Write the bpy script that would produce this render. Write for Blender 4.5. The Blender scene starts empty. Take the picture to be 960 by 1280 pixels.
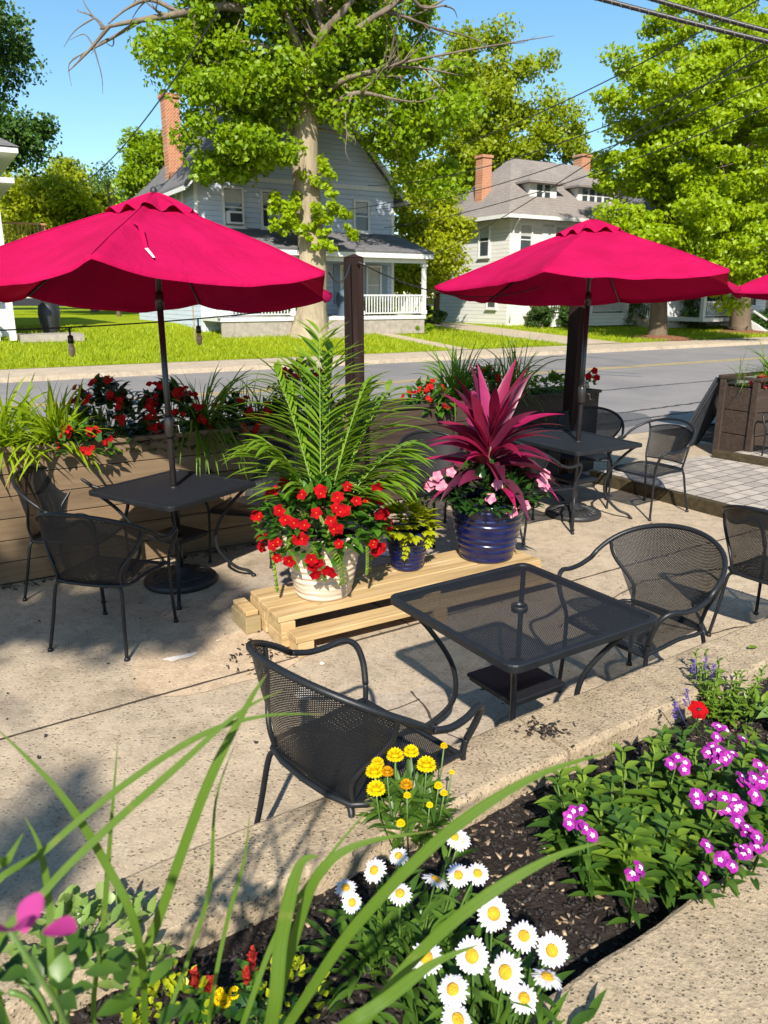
import bpy, bmesh, math, random
import numpy as np
from mathutils import Vector, Matrix, noise
EXPO = 0.95; SUN = 4.7; SKY = 0.085
V = Vector
PI = math.pi
R = math.radians
SC = bpy.context.scene
COL = SC.collection
RS = random.Random(7)
NR = np.random.default_rng(11)

# ------------------------------------------------------------------ camera geometry
PITCH = R(15.8); CC, SS = math.cos(PITCH), math.sin(PITCH); FPX = 950.0; CAMZ = 2.0
def U(px, py, zc):
    """point at depth zc along the view axis"""
    k = zc / FPX; a = px - 480; b = py - 640
    return V((a*k, (FPX*CC - b*SS)*k, CAMZ - (b*CC + FPX*SS)*k))
def atY(px, py, y):
    a = px - 480; b = py - 640
    k = y / (FPX*CC - b*SS)
    return V((a*k, y, CAMZ - (b*CC + FPX*SS)*k))
UD = V((.857, .515, 0)); ND = V((-.515, .857, 0)); STREET = math.atan2(.515, .857)
def TN(t, n, z=0): return UD*t + ND*n + V((0, 0, z))

# ------------------------------------------------------------------ tagging
def tag(o, label=None, cat=None, group=None, kind=None):
    if label: o['label'] = label
    if cat: o['category'] = cat
    if group: o['group'] = group
    if kind: o['kind'] = kind
    return o
def empty(name, loc=(0, 0, 0), rz=0.0):
    o = bpy.data.objects.new(name, None); COL.objects.link(o)
    o.location = loc; o.rotation_euler = (0, 0, rz); o.empty_display_size = .1
    return o
def thing(name, label, cat, loc=(0, 0, 0), rz=0.0, group=None):
    return tag(empty(name, loc, rz), label, cat, group)
def copy_tree(o, parent=None):
    c = o.copy(); COL.objects.link(c); c.parent = parent
    for ch in list(KIDS.get(o.name, [])):
        k = copy_tree(ch, c); KIDS.setdefault(c.name, []).append(k)
    return c
KIDS = {}

# ------------------------------------------------------------------ mesh builder
class MB:
    def __init__(s): s.v = []; s.f = []; s.uv = None; s.m = []; s.mi = 0
    def add(s, vs, fs):
        b = len(s.v); s.v.extend([tuple(p) for p in vs])
        for f in fs: s.f.append(tuple(i+b for i in f)); s.m.append(s.mi)
        return b
    def box(s, c, d, rz=0.0, bev=0.0, M=None):
        bm = bmesh.new(); bmesh.ops.create_cube(bm, size=1)
        for v in bm.verts: v.co = V((v.co.x*d[0], v.co.y*d[1], v.co.z*d[2]))
        if bev: bmesh.ops.bevel(bm, geom=bm.edges[:], offset=bev, segments=1, affect='EDGES')
        T = Matrix.Translation(V(c)) @ (M if M is not None else Matrix.Rotation(rz, 4, 'Z'))
        bm.verts.index_update()
        s.add([T @ v.co for v in bm.verts], [[v.index for v in f.verts] for f in bm.faces]); bm.free()
    def bar(s, a, b, w, h, bev=0.0, up=V((0, 0, 1))):
        a = V(a); b = V(b); x = (b-a); L = x.length; x.normalize()
        y = V(up).cross(x)
        if y.length < 1e-4: y = V((0, 1, 0)).cross(x)
        y.normalize(); z = x.cross(y)
        M = Matrix((x, y, z)).transposed().to_4x4()
        s.box((a+b)/2, (L, w, h), bev=bev, M=M)
    def tube(s, pts, r, seg=8, cap=True, closed=False):
        pts = [V(p) for p in pts]; n = len(pts)
        rr = r if isinstance(r, (list, tuple)) else [r]*n
        vs = []; fs = []; prev = None
        for i, p in enumerate(pts):
            if closed: t = pts[(i+1) % n] - pts[i-1]
            else: t = pts[min(i+1, n-1)] - pts[max(i-1, 0)]
            if t.length < 1e-9: t = V((0, 0, 1))
            t.normalize()
            if prev is None:
                q = V((0, 0, 1)) if abs(t.z) < .9 else V((1, 0, 0))
                x = t.cross(q).normalized()
            else:
                x = prev - t*prev.dot(t)
                x = x.normalized() if x.length > 1e-6 else t.orthogonal().normalized()
            prev = x; y = t.cross(x)
            for k in range(seg):
                a = 2*PI*k/seg
                vs.append(p + (x*math.cos(a) + y*math.sin(a))*rr[i])
        m = n if closed else n-1
        for i in range(m):
            j = (i+1) % n
            for k in range(seg):
                fs.append((i*seg+k, i*seg+(k+1) % seg, j*seg+(k+1) % seg, j*seg+k))
        if cap and not closed:
            fs.append(tuple(range(seg-1, -1, -1))); fs.append(tuple((n-1)*seg+k for k in range(seg)))
        s.add(vs, fs)
    def lathe(s, prof, c=(0, 0, 0), seg=32, wob=0.0):
        c = V(c); vs = []; fs = []
        for (r, z) in prof:
            for k in range(seg):
                a = 2*PI*k/seg
                vs.append(c + V((r*math.cos(a), r*math.sin(a), z)))
        for i in range(len(prof)-1):
            for k in range(seg):
                fs.append((i*seg+k, i*seg+(k+1) % seg, (i+1)*seg+(k+1) % seg, (i+1)*seg+k))
        s.add(vs, fs)
    def ell(s, c, r, seg=10, rings=6, M=None):
        c = V(c); vs = []; fs = []
        if not isinstance(r, (tuple, list)): r = (r, r, r)
        for i in range(rings+1):
            th = PI*i/rings
            for k in range(seg):
                a = 2*PI*k/seg
                p = V((r[0]*math.sin(th)*math.cos(a), r[1]*math.sin(th)*math.sin(a), r[2]*math.cos(th)))
                vs.append(c + (M @ p if M is not None else p))
        for i in range(rings):
            for k in range(seg):
                fs.append((i*seg+k, (i+1)*seg+k, (i+1)*seg+(k+1) % seg, i*seg+(k+1) % seg))
        s.add(vs, fs)
    def blade(s, pts, ws, up=V((0, 0, 1)), fold=.25, uv=False):
        """leaf strip along pts, half widths ws, creased along its midrib"""
        pts = [V(p) for p in pts]; n = len(pts); vs = []; fs = []; side0 = None
        for i, p in enumerate(pts):
            t = (pts[min(i+1, n-1)] - pts[max(i-1, 0)])
            if t.length < 1e-9: t = V((0, 0, 1))
            t.normalize()
            sd = t.cross(up)
            if sd.length < .15: sd = side0 if side0 is not None else t.orthogonal()
            sd.normalize()
            if side0 is not None and sd.dot(side0) < 0: sd = -sd
            side0 = sd; nn = sd.cross(t)
            w = ws[i]
            vs += [p - sd*w + nn*w*fold, p, p + sd*w + nn*w*fold]
        for i in range(n-1):
            a = i*3
            fs += [(a, a+1, a+4, a+3), (a+1, a+2, a+5, a+4)]
        b = s.add(vs, fs)
        if uv:
            if s.uv is None: s.uv = {}
            for i in range(n):
                for k in range(3): s.uv[b+i*3+k] = (k*.5, i/(n-1))
    def grid(s, fn, nu, nv, uvfn=None):
        b = len(s.v); vs = []
        for j in range(nv+1):
            for i in range(nu+1):
                vs.append(fn(i/nu, j/nv))
        fs = [(j*(nu+1)+i, j*(nu+1)+i+1, (j+1)*(nu+1)+i+1, (j+1)*(nu+1)+i) for j in range(nv) for i in range(nu)]
        s.add(vs, fs)
        if uvfn:
            if s.uv is None: s.uv = {}
            for j in range(nv+1):
                for i in range(nu+1): s.uv[b+j*(nu+1)+i] = uvfn(i/nu, j/nv)
    def poly(s, pts, z0, z1):
        """vertical prism from xy outline"""
        n = len(pts)
        vs = [(p[0], p[1], z0) for p in pts] + [(p[0], p[1], z1) for p in pts]
        fs = [tuple(range(n-1, -1, -1)), tuple(range(n, 2*n))] + [(i, (i+1) % n, n+(i+1) % n, n+i) for i in range(n)]
        s.add(vs, fs)
    def sheet(s, pts, z):
        s.add([(p[0], p[1], z) for p in pts], [tuple(range(len(pts)))])
    def build(s, name, mats, parent=None, smooth=False):
        me = bpy.data.meshes.new(name)
        me.from_pydata(s.v, [], s.f)
        mats = mats if isinstance(mats, (list, tuple)) else [mats]
        for m in mats: me.materials.append(m)
        if len(mats) > 1: me.polygons.foreach_set('material_index', s.m)
        if s.uv:
            L = me.uv_layers.new(name='UVMap')
            vi = np.zeros(len(me.loops), dtype=np.int32); me.loops.foreach_get('vertex_index', vi)
            tab = np.zeros((len(s.v), 2), dtype=np.float32)
            for k, q in s.uv.items(): tab[k] = q
            L.data.foreach_set('uv', tab[vi].ravel())
        me.polygons.foreach_set('use_smooth', [bool(smooth)]*len(me.polygons))
        me.update()
        return link(name, me, parent)
def link(name, me, parent=None):
    o = bpy.data.objects.new(name, me); COL.objects.link(o)
    if parent is not None:
        o.parent = parent; KIDS.setdefault(parent.name, []).append(o)
    return o
def npmesh(name, verts, quads, mat, parent=None, smooth=False):
    """fast mesh from numpy arrays; quads (n,4)"""
    me = bpy.data.meshes.new(name)
    n, k = quads.shape
    me.vertices.add(len(verts)); me.vertices.foreach_set('co', verts.astype(np.float32).ravel())
    me.loops.add(n*k); me.loops.foreach_set('vertex_index', quads.astype(np.int32).ravel())
    me.polygons.add(n); me.polygons.foreach_set('loop_start', np.arange(0, n*k, k, dtype=np.int32))
    me.polygons.foreach_set('loop_total', np.full(n, k, dtype=np.int32))
    me.materials.append(mat); me.update(calc_edges=True)
    return link(name, me, parent)
def smooth_path(pts, n=6, closed=False):
    """Catmull-Rom"""
    P = [V(p) for p in pts]; out = []; m = len(P)
    rng = range(m) if closed else range(m-1)
    for i in rng:
        if closed: a, b, c, d = P[i-1], P[i], P[(i+1) % m], P[(i+2) % m]
        else: a, b, c, d = P[max(i-1, 0)], P[i], P[i+1], P[min(i+2, m-1)]
        for k in range(n):
            t = k/n
            out.append(.5*((2*b) + (c-a)*t + (2*a-5*b+4*c-d)*t*t + (3*b-a-3*c+d)*t**3))
    if not closed: out.append(P[-1])
    return out

# ------------------------------------------------------------------ materials
def newmat(name):
    m = bpy.data.materials.new(name); m.use_nodes = True
    nt = m.node_tree; nt.nodes.clear()
    out = nt.nodes.new('ShaderNodeOutputMaterial')
    return m, nt, out
def N(nt, typ, ins=None, **kw):
    n = nt.nodes.new('ShaderNode'+typ)
    for k, v in kw.items(): setattr(n, k, v)
    for k, v in (ins or {}).items():
        if hasattr(v, 'is_output') or hasattr(v, 'links'): nt.links.new(v, n.inputs[k])
        else: n.inputs[k].default_value = v
    return n
def c4(c): return (c[0], c[1], c[2], 1)
def coords(nt, kind='Object', scale=(1, 1, 1)):
    if kind == 'World':
        g = N(nt, 'NewGeometry').outputs['Position']
    else: g = N(nt, 'TexCoord').outputs[kind]
    return N(nt, 'Mapping', {'Vector': g, 'Scale': scale}).outputs[0]
def ramp(nt, fac, stops, interp='LINEAR'):
    r = nt.nodes.new('ShaderNodeValToRGB'); nt.links.new(fac, r.inputs[0])
    e = r.color_ramp.elements; r.color_ramp.interpolation = interp
    while len(e) < len(stops): e.new(.5)
    for q, (p, c) in zip(e, stops): q.position = p; q.color = c4(c) if len(c) == 3 else c
    return r.outputs[0]
def mixc(nt, fac, a, b, mode='MIX'):
    n = nt.nodes.new('ShaderNodeMix'); n.data_type = 'RGBA'; n.blend_type = mode
    for idx, v in ((0, fac), (6, a), (7, b)):
        if hasattr(v, 'links'): nt.links.new(v, n.inputs[idx])
        else: n.inputs[idx].default_value = v if idx == 0 else c4(v)
    return n.outputs[2]
def noise_t(nt, vec, scale, detail=4, rough=.55, dist=0.0):
    return N(nt, 'TexNoise', {'Vector': vec, 'Scale': scale, 'Detail': detail, 'Roughness': rough, 'Distortion': dist}).outputs[0]
def principled(nt, out, col, rough=.6, bump=None, bstr=.3, bdist=.01, metal=0.0, spec=.5, coat=0.0):
    p = N(nt, 'BsdfPrincipled')
    for k, v in (('Base Color', col), ('Roughness', rough), ('Metallic', metal), ('Specular IOR Level', spec), ('Coat Weight', coat)):
        if hasattr(v, 'links'): nt.links.new(v, p.inputs[k])
        else: p.inputs[k].default_value = c4(v) if k == 'Base Color' else v
    if bump is not None:
        b = N(nt, 'Bump', {'Height': bump, 'Strength': bstr, 'Distance': bdist}); nt.links.new(b.outputs[0], p.inputs['Normal'])
    nt.links.new(p.outputs[0], out.inputs[0])
    return p
def simple(name, c1, c2=None, scale=8, rough=.6, bstr=.0, bscale=None, metal=0.0, spec=.5, kind='Object', stretch=(1, 1, 1), coat=0.0, bdist=.01):
    m, nt, out = newmat(name)
    co = coords(nt, kind, stretch)
    f = noise_t(nt, co, scale)
    c2 = c2 or tuple(x*.75 for x in c1)
    col = ramp(nt, f, [(.3, c1), (.7, c2)])
    bump = noise_t(nt, co, bscale or scale*3, 6) if bstr else None
    principled(nt, out, col, rough, bump, bstr, bdist, metal, spec, coat)
    return m
def leafmat(name, cols, trans=.35, rough=.45, spec=.35, tcol=None, vein=0.0):
    """leaf: random tone per leaf, light shines through"""
    m, nt, out = newmat(name)
    g = N(nt, 'NewGeometry')
    k = len(cols)
    col = ramp(nt, g.outputs['Random Per Island'], [(i/(max(k-1, 1)), c) for i, c in enumerate(cols)])
    f = noise_t(nt, coords(nt, 'World'), 14, 2)
    col = mixc(nt, .25, col, ramp(nt, f, [(.3, (.35, .35, .35)), (.7, (1, 1, 1))]), 'MULTIPLY')
    p = N(nt, 'BsdfPrincipled', {'Base Color': col, 'Roughness': rough, 'Specular IOR Level': spec})
    tc = col if tcol is None else mixc(nt, .6, col, tcol)
    t = N(nt, 'BsdfTranslucent', {'Color': tc})
    mx = N(nt, 'MixShader', {0: trans, 1: p.outputs[0], 2: t.outputs[0]})
    nt.links.new(mx.outputs[0], out.inputs[0])
    return m

M = {}
def mats():
    # concrete floor of the patio
    def concrete(name, a, b, c, speck, sscale, bump, rough=.85, big=.35, spk=.4):
        m, nt, out = newmat(name); co = coords(nt, 'World')
        f1 = noise_t(nt, co, big, 5, .62, .6); f2 = noise_t(nt, co, 2.6, 8, .7, .3); f3 = noise_t(nt, co, 70, 4, .7); f4 = noise_t(nt, co, 13, 5, .65, .4)
        col = mixc(nt, f2, ramp(nt, f1, [(.38, a), (.6, b)]), c)
        col = mixc(nt, .55, col, ramp(nt, f2, [(.30, (.50, .46, .41)), (.46, (.92, .9, .87)), (.56, (1, .98, .95)), (.70, (1.14, 1.1, 1.04))]), 'MULTIPLY')
        col = mixc(nt, .5, col, ramp(nt, f4, [(.34, (.66, .63, .60)), (.5, (1, 1, 1)), (.66, (1.16, 1.14, 1.1))]), 'MULTIPLY')
        col = mixc(nt, .7, col, ramp(nt, f3, [(.3, (.60, .59, .57)), (.7, (1.25, 1.24, 1.22))]), 'MULTIPLY')
        vo = N(nt, 'TexVoronoi', {'Vector': co, 'Scale': sscale}).outputs['Distance']
        pick = noise_t(nt, co, sscale*.45, 2)
        sp = N(nt, 'Math', {0: ramp(nt, vo, [(.20, (1, 1, 1)), (.34, (0, 0, 0))]), 1: ramp(nt, pick, [(.46, (0, 0, 0)), (.54, (1, 1, 1))])}, operation='MULTIPLY').outputs[0]
        col = mixc(nt, N(nt, 'Math', {0: sp, 1: spk}, operation='MULTIPLY').outputs[0], col, speck)
        hb = N(nt, 'Math', {0: f3, 1: N(nt, 'Math', {0: f2, 1: sp}, operation='SUBTRACT').outputs[0]}, operation='ADD').outputs[0]
        principled(nt, out, col, rough, hb, bump, .006, spec=.25)
        return m
    M['patio'] = concrete('patio_concrete', (.41, .33, .235), (.285, .235, .18), (.46, .38, .285), (.10, .075, .05), 45, .6)
    M['patch'] = concrete('patch_concrete', (.47, .355, .245), (.40, .31, .215), (.51, .40, .285), (.3, .2, .12), 30, .35, .8)
    M['greyslab'] = concrete('grey_concrete', (.36, .30, .245), (.30, .25, .205), (.42, .36, .29), (.2, .17, .13), 36, .4)
    M['curb'] = concrete('curb_concrete', (.37, .29, .20), (.31, .245, .17), (.42, .34, .24), (.07, .052, .036), 85, 1.0, .9, 1.2, .55)
    M['walk'] = concrete('walk_concrete', (.44, .36, .27), (.38, .31, .24), (.46, .39, .3), (.3, .25, .2), 20, .2)
    # asphalt
    m, nt, out = newmat('asphalt'); co = coords(nt, 'World')
    f = noise_t(nt, co, .25, 6, .7, 1.0); g = noise_t(nt, co, 40, 3); s = noise_t(nt, coords(nt, 'World', (.1, .5, 1)), 1.2, 5, .7)
    col = ramp(nt, f, [(.35, (.175, .165, .165)), (.65, (.235, .215, .205))])
    col = mixc(nt, .5, col, ramp(nt, g, [(.3, (.7, .7, .7)), (.7, (1.15, 1.15, 1.15))]), 'MULTIPLY')
    col = mixc(nt, ramp(nt, s, [(.6, (0, 0, 0)), (.72, (.5, .5, .5))]), col, (.32, .29, .26))
    principled(nt, out, col, .8, g, .4, .01, spec=.3); M['asphalt'] = m
    M['wire_shadow'] = simple('wire_shadow_paint', (.03, .03, .032), (.055, .053, .052), 6, .6, kind='World')  # near-black tone for the painted wire shadows on the road
    M['asphalt_shadow'] = simple('shadow_toned_asphalt', (.085, .085, .09), (.12, .118, .12), 30, .8, .4, 60, kind='World', spec=.3)  # asphalt tone with the umbrella's shade put into the colour
    M['roadpaint'] = simple('worn_yellow_paint', (.50, .33, .09), (.36, .27, .12), 3, .7, kind='World')
    M['joint'] = simple('joint_dark', (.035, .027, .02), (.06, .045, .03), 9, .9, kind='World')
    M['whitepaint'] = simple('spilt_white_paint', (.78, .74, .68), (.55, .48, .4), 16, .7, kind='World')
    # lawn
    m, nt, out = newmat('lawn_grass'); co = coords(nt, 'World')
    f = noise_t(nt, co, .35, 4, .6, .5); g = noise_t(nt, co, 9, 5, .7); h = noise_t(nt, coords(nt, 'World', (1, 1, 1)), 55, 3)
    col = ramp(nt, f, [(.3, (.24, .32, .006)), (.55, (.31, .38, .008)), (.75, (.38, .42, .012))])
    col = mixc(nt, .8, col, ramp(nt, g, [(.3, (.6, .68, .5)), (.7, (1.15, 1.1, 1.0))]), 'MULTIPLY')
    col = mixc(nt, .5, col, ramp(nt, h, [(.3, (.5, .55, .4)), (.7, (1.2, 1.15, 1.0))]), 'MULTIPLY')
    principled(nt, out, col, .9, h, .8, .05, spec=.1); M['lawn'] = m
    M['soil'] = simple('dark_mulch_soil', (.014, .010, .009), (.032, .024, .02), 22, .95, .9, 60, kind='World', spec=.2, bdist=.02)
    m, nt, out = newmat('mulch_chip')
    g = N(nt, 'NewGeometry')
    col = ramp(nt, g.outputs['Random Per Island'], [(0, (.010, .009, .009)), (.6, (.024, .019, .017)), (.86, (.055, .042, .034)), (.95, (.22, .15, .09)), (1, (.4, .3, .2))])
    principled(nt, out, col, .75, spec=.4); M['chip'] = m
    m, nt, out = newmat('pavers'); co = N(nt, 'Mapping', {'Vector': N(nt, 'NewGeometry').outputs['Position'], 'Rotation': (0, 0, -STREET - R(4))}).outputs[0]
    b = N(nt, 'TexBrick', {'Vector': co, 'Color1': c4((.40, .355, .31)), 'Color2': c4((.25, .225, .205)), 'Mortar': c4((.10, .085, .07)), 'Scale': 1.0,
                           'Mortar Size': .008, 'Mortar Smooth': .3, 'Bias': -.2, 'Brick Width': .24, 'Row Height': .16})
    f = noise_t(nt, co, 12, 4)
    col = mixc(nt, .6, b.outputs[0], ramp(nt, f, [(.3, (.75, .73, .7)), (.7, (1.15, 1.12, 1.1))]), 'MULTIPLY')
    hb = N(nt, 'Math', {0: b.outputs[1], 1: -1.0}, operation='MULTIPLY').outputs[0]
    principled(nt, out, col, .8, hb, .8, .01, spec=.3); M['pavers'] = m
    # wood
    def wood(name, a, b, c, scale=1.0, axis='X', rough=.7, bstr=.25, spec=.3):
        m, nt, out = newmat(name)
        st = {'X': (.6, 9, 9), 'Z': (9, 9, .6), 'Y': (9, .6, 9)}[axis]
        co = coords(nt, 'Object', tuple(x*scale for x in st))
        f = noise_t(nt, co, 2.2, 6, .6, .8); g = noise_t(nt, co, 9, 4, .7)
        k = N(nt, 'TexVoronoi', {'Vector': coords(nt, 'Object', (2.2, 5, 5)), 'Scale': 1.0}).outputs['Distance']
        col = ramp(nt, f, [(.28, a), (.5, b), (.74, c)])
        col = mixc(nt, ramp(nt, k, [(.035, (.75, .75, .75)), (.075, (0, 0, 0))]), col, tuple(x*.25 for x in a))
        g2 = N(nt, 'NewGeometry')
        col = mixc(nt, .8, col, ramp(nt, g2.outputs['Random Per Island'], [(0, (.78, .78, .78)), (1, (1.12, 1.1, 1.06))]), 'MULTIPLY')
        principled(nt, out, col, rough, g, bstr, .004, spec=spec)
        return m
    M['pine'] = wood('treated_pine', (.27, .175, .08), (.42, .29, .14), (.53, .395, .225))
    M['pine_old'] = wood('weathered_timber', (.20, .15, .075), (.27, .21, .11), (.34, .27, .15))
    M['planter'] = wood('brown_planter_board', (.125, .083, .047), (.165, .112, .066), (.21, .148, .09), rough=.8)
    M['planter_dark'] = wood('dark_stained_board', (.028, .018, .014), (.045, .03, .022), (.07, .046, .034))
    M['post'] = wood('dark_post_wood', (.014, .008, .007), (.022, .012, .010), (.034, .02, .017), axis='Z', rough=.85, spec=.15)
    M['edging'] = wood('edging_timber', (.026, .019, .010), (.045, .034, .017), (.08, .062, .03))
    M['deckwood'] = wood('deck_wood', (.26, .13, .05), (.34, .18, .075), (.4, .23, .1))
    # metal and mesh
    M['iron'] = simple('black_powder_coat', (.009, .010, .012), (.013, .014, .017), 30, .42, .05, 200, spec=.35)
    M['cast'] = simple('cast_black_base', (.014, .014, .015), (.025, .023, .022), 14, .5, .35, 40)
    m, nt, out = newmat('expanded_metal_mesh')
    uv = N(nt, 'TexCoord').outputs['UV']; sp = N(nt, 'SeparateXYZ', {0: uv})
    def mth(op, a, b=0.0, c=0.0): return N(nt, 'Math', {0: a, 1: b, 2: c}, operation=op).outputs[0]
    pu = mth('MULTIPLY', sp.outputs[0], 1/.0125); pv = mth('MULTIPLY', sp.outputs[1], 1/.0085)
    l1 = mth('LESS_THAN', mth('FRACT', mth('ADD', pu, pv)), .61); l2 = mth('LESS_THAN', mth('FRACT', mth('SUBTRACT', pu, pv)), .61)
    op = mth('MAXIMUM', l1, l2)
    p = N(nt, 'BsdfPrincipled', {'Base Color': c4((.010, .011, .013)), 'Roughness': .5, 'Specular IOR Level': .3})
    tr = N(nt, 'BsdfTransparent')
    mx = N(nt, 'MixShader', {0: op, 1: tr.outputs[0], 2: p.outputs[0]}); nt.links.new(mx.outputs[0], out.inputs[0])
    M['mesh'] = m
    M['mesh_fine'] = simple('fine_perforated_steel', (.009, .010, .014), (.014, .016, .021), 60, .55, .25, 500, spec=.3)
    M['pole'] = simple('dark_bronze_pole', (.016, .013, .013), (.022, .018, .018), 20, .3, spec=.6)
    m, nt, out = newmat('crimson_canvas'); co = coords(nt, 'Object')
    f = noise_t(nt, co, 3, 5); w = noise_t(nt, coords(nt, 'Object', (1, 1, 1)), 240, 2); wr = noise_t(nt, co, 7, 4, .6, 1.5)
    col = ramp(nt, f, [(.3, (.34, .003, .050)), (.7, (.43, .005, .072))])
    bp = N(nt, 'Bump', {'Height': N(nt, 'Math', {0: wr, 1: N(nt, 'Math', {0: w, 1: .12}, operation='MULTIPLY').outputs[0]}, operation='ADD').outputs[0], 'Strength': .6, 'Distance': .02})
    p = N(nt, 'BsdfPrincipled', {'Base Color': col, 'Roughness': .9, 'Specular IOR Level': .08, 'Normal': bp.outputs[0]})
    t = N(nt, 'BsdfTranslucent', {'Color': c4((.42, .0, .012))})
    mx = N(nt, 'MixShader', {0: .13, 1: p.outputs[0], 2: t.outputs[0]}); nt.links.new(mx.outputs[0], out.inputs[0]); M['canvas'] = m
    M['strap'] = simple('pale_webbing', (.7, .66, .62), (.6, .55, .5), 10, .7)
    # pots
    def pot(name, a, b, rough, coat, ring):
        m, nt, out = newmat(name); co = coords(nt, 'Object')
        f = noise_t(nt, co, 5, 5, .6); w = N(nt, 'TexWave', {'Vector': co, 'Scale': ring, 'Distortion': 2.6, 'Detail': 2, 'Detail Scale': .6}, wave_type='BANDS', bands_direction='Z').outputs[1]
        col = ramp(nt, f, [(.3, a), (.7, b)])
        principled(nt, out, col, rough, w, .55, .008, coat=coat); return m
    M['pot_white'] = pot('cream_pot', (.62, .53, .42), (.5, .41, .31), .5, .2, 8.5)
    M['pot_blue'] = pot('cobalt_glazed_pot', (.003, .005, .036), (.005, .008, .060), .25, .4, 8.5)
    # houses
    def siding(name, a, b, pitch, rough=.7, axis=2, bs=.8):
        m, nt, out = newmat(name); g = N(nt, 'TexCoord').outputs['Object']
        z = N(nt, 'SeparateXYZ', {0: g}).outputs[axis]
        fr = N(nt, 'Math', {0: N(nt, 'Math', {0: z, 1: 1/pitch}, operation='MULTIPLY').outputs[0]}, operation='FRACT').outputs[0]
        f = noise_t(nt, coords(nt, 'Object', (.5, .5, 3)), 2, 5); col = ramp(nt, f, [(.3, a), (.7, b)])
        col = mixc(nt, ramp(nt, fr, [(.86, (0, 0, 0)), (.95, (.65, .65, .65))]), col, tuple(x*.35 for x in a))
        hb = N(nt, 'Math', {0: fr, 1: -1.0}, operation='MULTIPLY').outputs[0]
        principled(nt, out, col, rough, hb, bs, .03, spec=.3); return m
    M['siding_blue'] = siding('pale_blue_clapboard', (.38, .45, .54), (.46, .51, .59), .19)
    M['siding_cream'] = siding('painted_cream_block', (.53, .525, .49), (.59, .58, .545), .2, bs=.3)
    M['siding_white'] = siding('white_clapboard', (.55, .56, .58), (.62, .62, .62), .16)
    M['trim'] = simple('white_trim_paint', (.62, .62, .6), (.54, .54, .52), 6, .5)
    def shingle(name, a, b):
        m, nt, out = newmat(name); co = coords(nt, 'Object')
        f = noise_t(nt, coords(nt, 'Object', (2.2, 2.2, 9)), 2.2, 5, .7); f2 = noise_t(nt, co, .6, 4)
        z = N(nt, 'SeparateXYZ', {0: co}).outputs[2]
        fr = N(nt, 'Math', {0: N(nt, 'Math', {0: z, 1: 7.0}, operation='MULTIPLY').outputs[0]}, operation='FRACT').outputs[0]
        col = ramp(nt, f, [(.3, a), (.7, b)])
        col = mixc(nt, .5, col, ramp(nt, f2, [(.3, (.7, .7, .7)), (.7, (1.1, 1.08, 1.05))]), 'MULTIPLY')
        col = mixc(nt, ramp(nt, fr, [(.8, (0, 0, 0)), (.95, (.5, .5, .5))]), col, tuple(x*.4 for x in a))
        principled(nt, out, col, .9, fr, .5, .02, spec=.2); return m
    M['shingle'] = shingle('grey_brown_shingle', (.17, .15, .14), (.27, .24, .22))
    M['shingle_dark'] = shingle('slate_grey_shingle', (.10, .10, .11), (.17, .165, .17))
    m, nt, out = newmat('red_brick'); co = N(nt, 'Mapping', {'Vector': N(nt, 'TexCoord').outputs['Object'], 'Rotation': (R(90), 0, R(45))}).outputs[0]
    b = N(nt, 'TexBrick', {'Vector': co, 'Color1': c4((.42, .15, .065)), 'Color2': c4((.33, .115, .05)), 'Mortar': c4((.4, .28, .2)), 'Scale': 1.0, 'Mortar Size': .012, 'Brick Width': .23, 'Row Height': .085})
    principled(nt, out, b.outputs[0], .85, b.outputs[1], -.4, .01); M['brick'] = m
    M['glass'] = simple('window_pane', (.03, .04, .05), (.05, .06, .07), 2, .08, spec=.8)
    M['curtain'] = simple('window_blind', (.40, .40, .36), (.30, .30, .28), 3, .4, spec=.6)
    M['shutter'] = simple('blue_grey_shutter', (.20, .26, .34), (.17, .22, .29), 5, .6)
    M['stone'] = simple('foundation_stone', (.34, .30, .25), (.22, .19, .16), 5, .85, .6, 8)
    M['dark'] = simple('dark_painted', (.012, .013, .016), (.02, .02, .024), 8, .5)
    M['board'] = simple('grey_board', (.07, .075, .085), (.055, .06, .07), 5, .45)
    M['cover'] = simple('blue_grill_cover', (.06, .095, .13), (.045, .07, .1), 5, .6, .5, 8)
    M['redpaint'] = simple('red_cloth', (.42, .03, .04), (.34, .02, .03), 5, .6)
    M['cable'] = simple('black_cable', (.010, .010, .011), (.022, .022, .024), 40, .45)
    M['bulb'] = simple('amber_bulb_glass', (.55, .42, .24), (.5, .36, .2), 10, .1, spec=.8)
    # bark
    def bark(name, a, b, c):
        m, nt, out = newmat(name); co = coords(nt, 'World', (3, 3, .5)); f = noise_t(nt, co, 1.6, 6, .7, .5); g = noise_t(nt, coords(nt, 'World'), .9, 4)
        col = mixc(nt, ramp(nt, g, [(.4, (0, 0, 0)), (.6, (1, 1, 1))]), ramp(nt, f, [(.3, a), (.55, b)]), ramp(nt, f, [(.4, b), (.7, c)]))
        principled(nt, out, col, .9, f, 1.0, .06, spec=.2); return m
    M['bark_pale'] = bark('pale_patchy_bark', (.15, .115, .075), (.29, .235, .16), (.40, .335, .235))
    M['bark'] = bark('brown_bark', (.06, .045, .03), (.12, .09, .06), (.17, .13, .09))
    M['twig'] = bark('grey_dead_wood', (.07, .055, .04), (.15, .12, .088), (.22, .18, .135))
    # leaves
    M['lf_grass'] = leafmat('grass_blade', [(.22, .32, .006), (.32, .40, .008), (.40, .45, .014)], .4, .6)
    M['lf_big'] = leafmat('leaf_sycamore', [(.13, .25, .004), (.22, .36, .005), (.31, .43, .006), (.17, .30, .004)], .5, tcol=(.30, .40, .0))
    M['lf_maple'] = leafmat('leaf_maple', [(.22, .37, .005), (.32, .46, .006), (.38, .50, .006), (.26, .40, .005)], .5, tcol=(.42, .47, .0))
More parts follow.
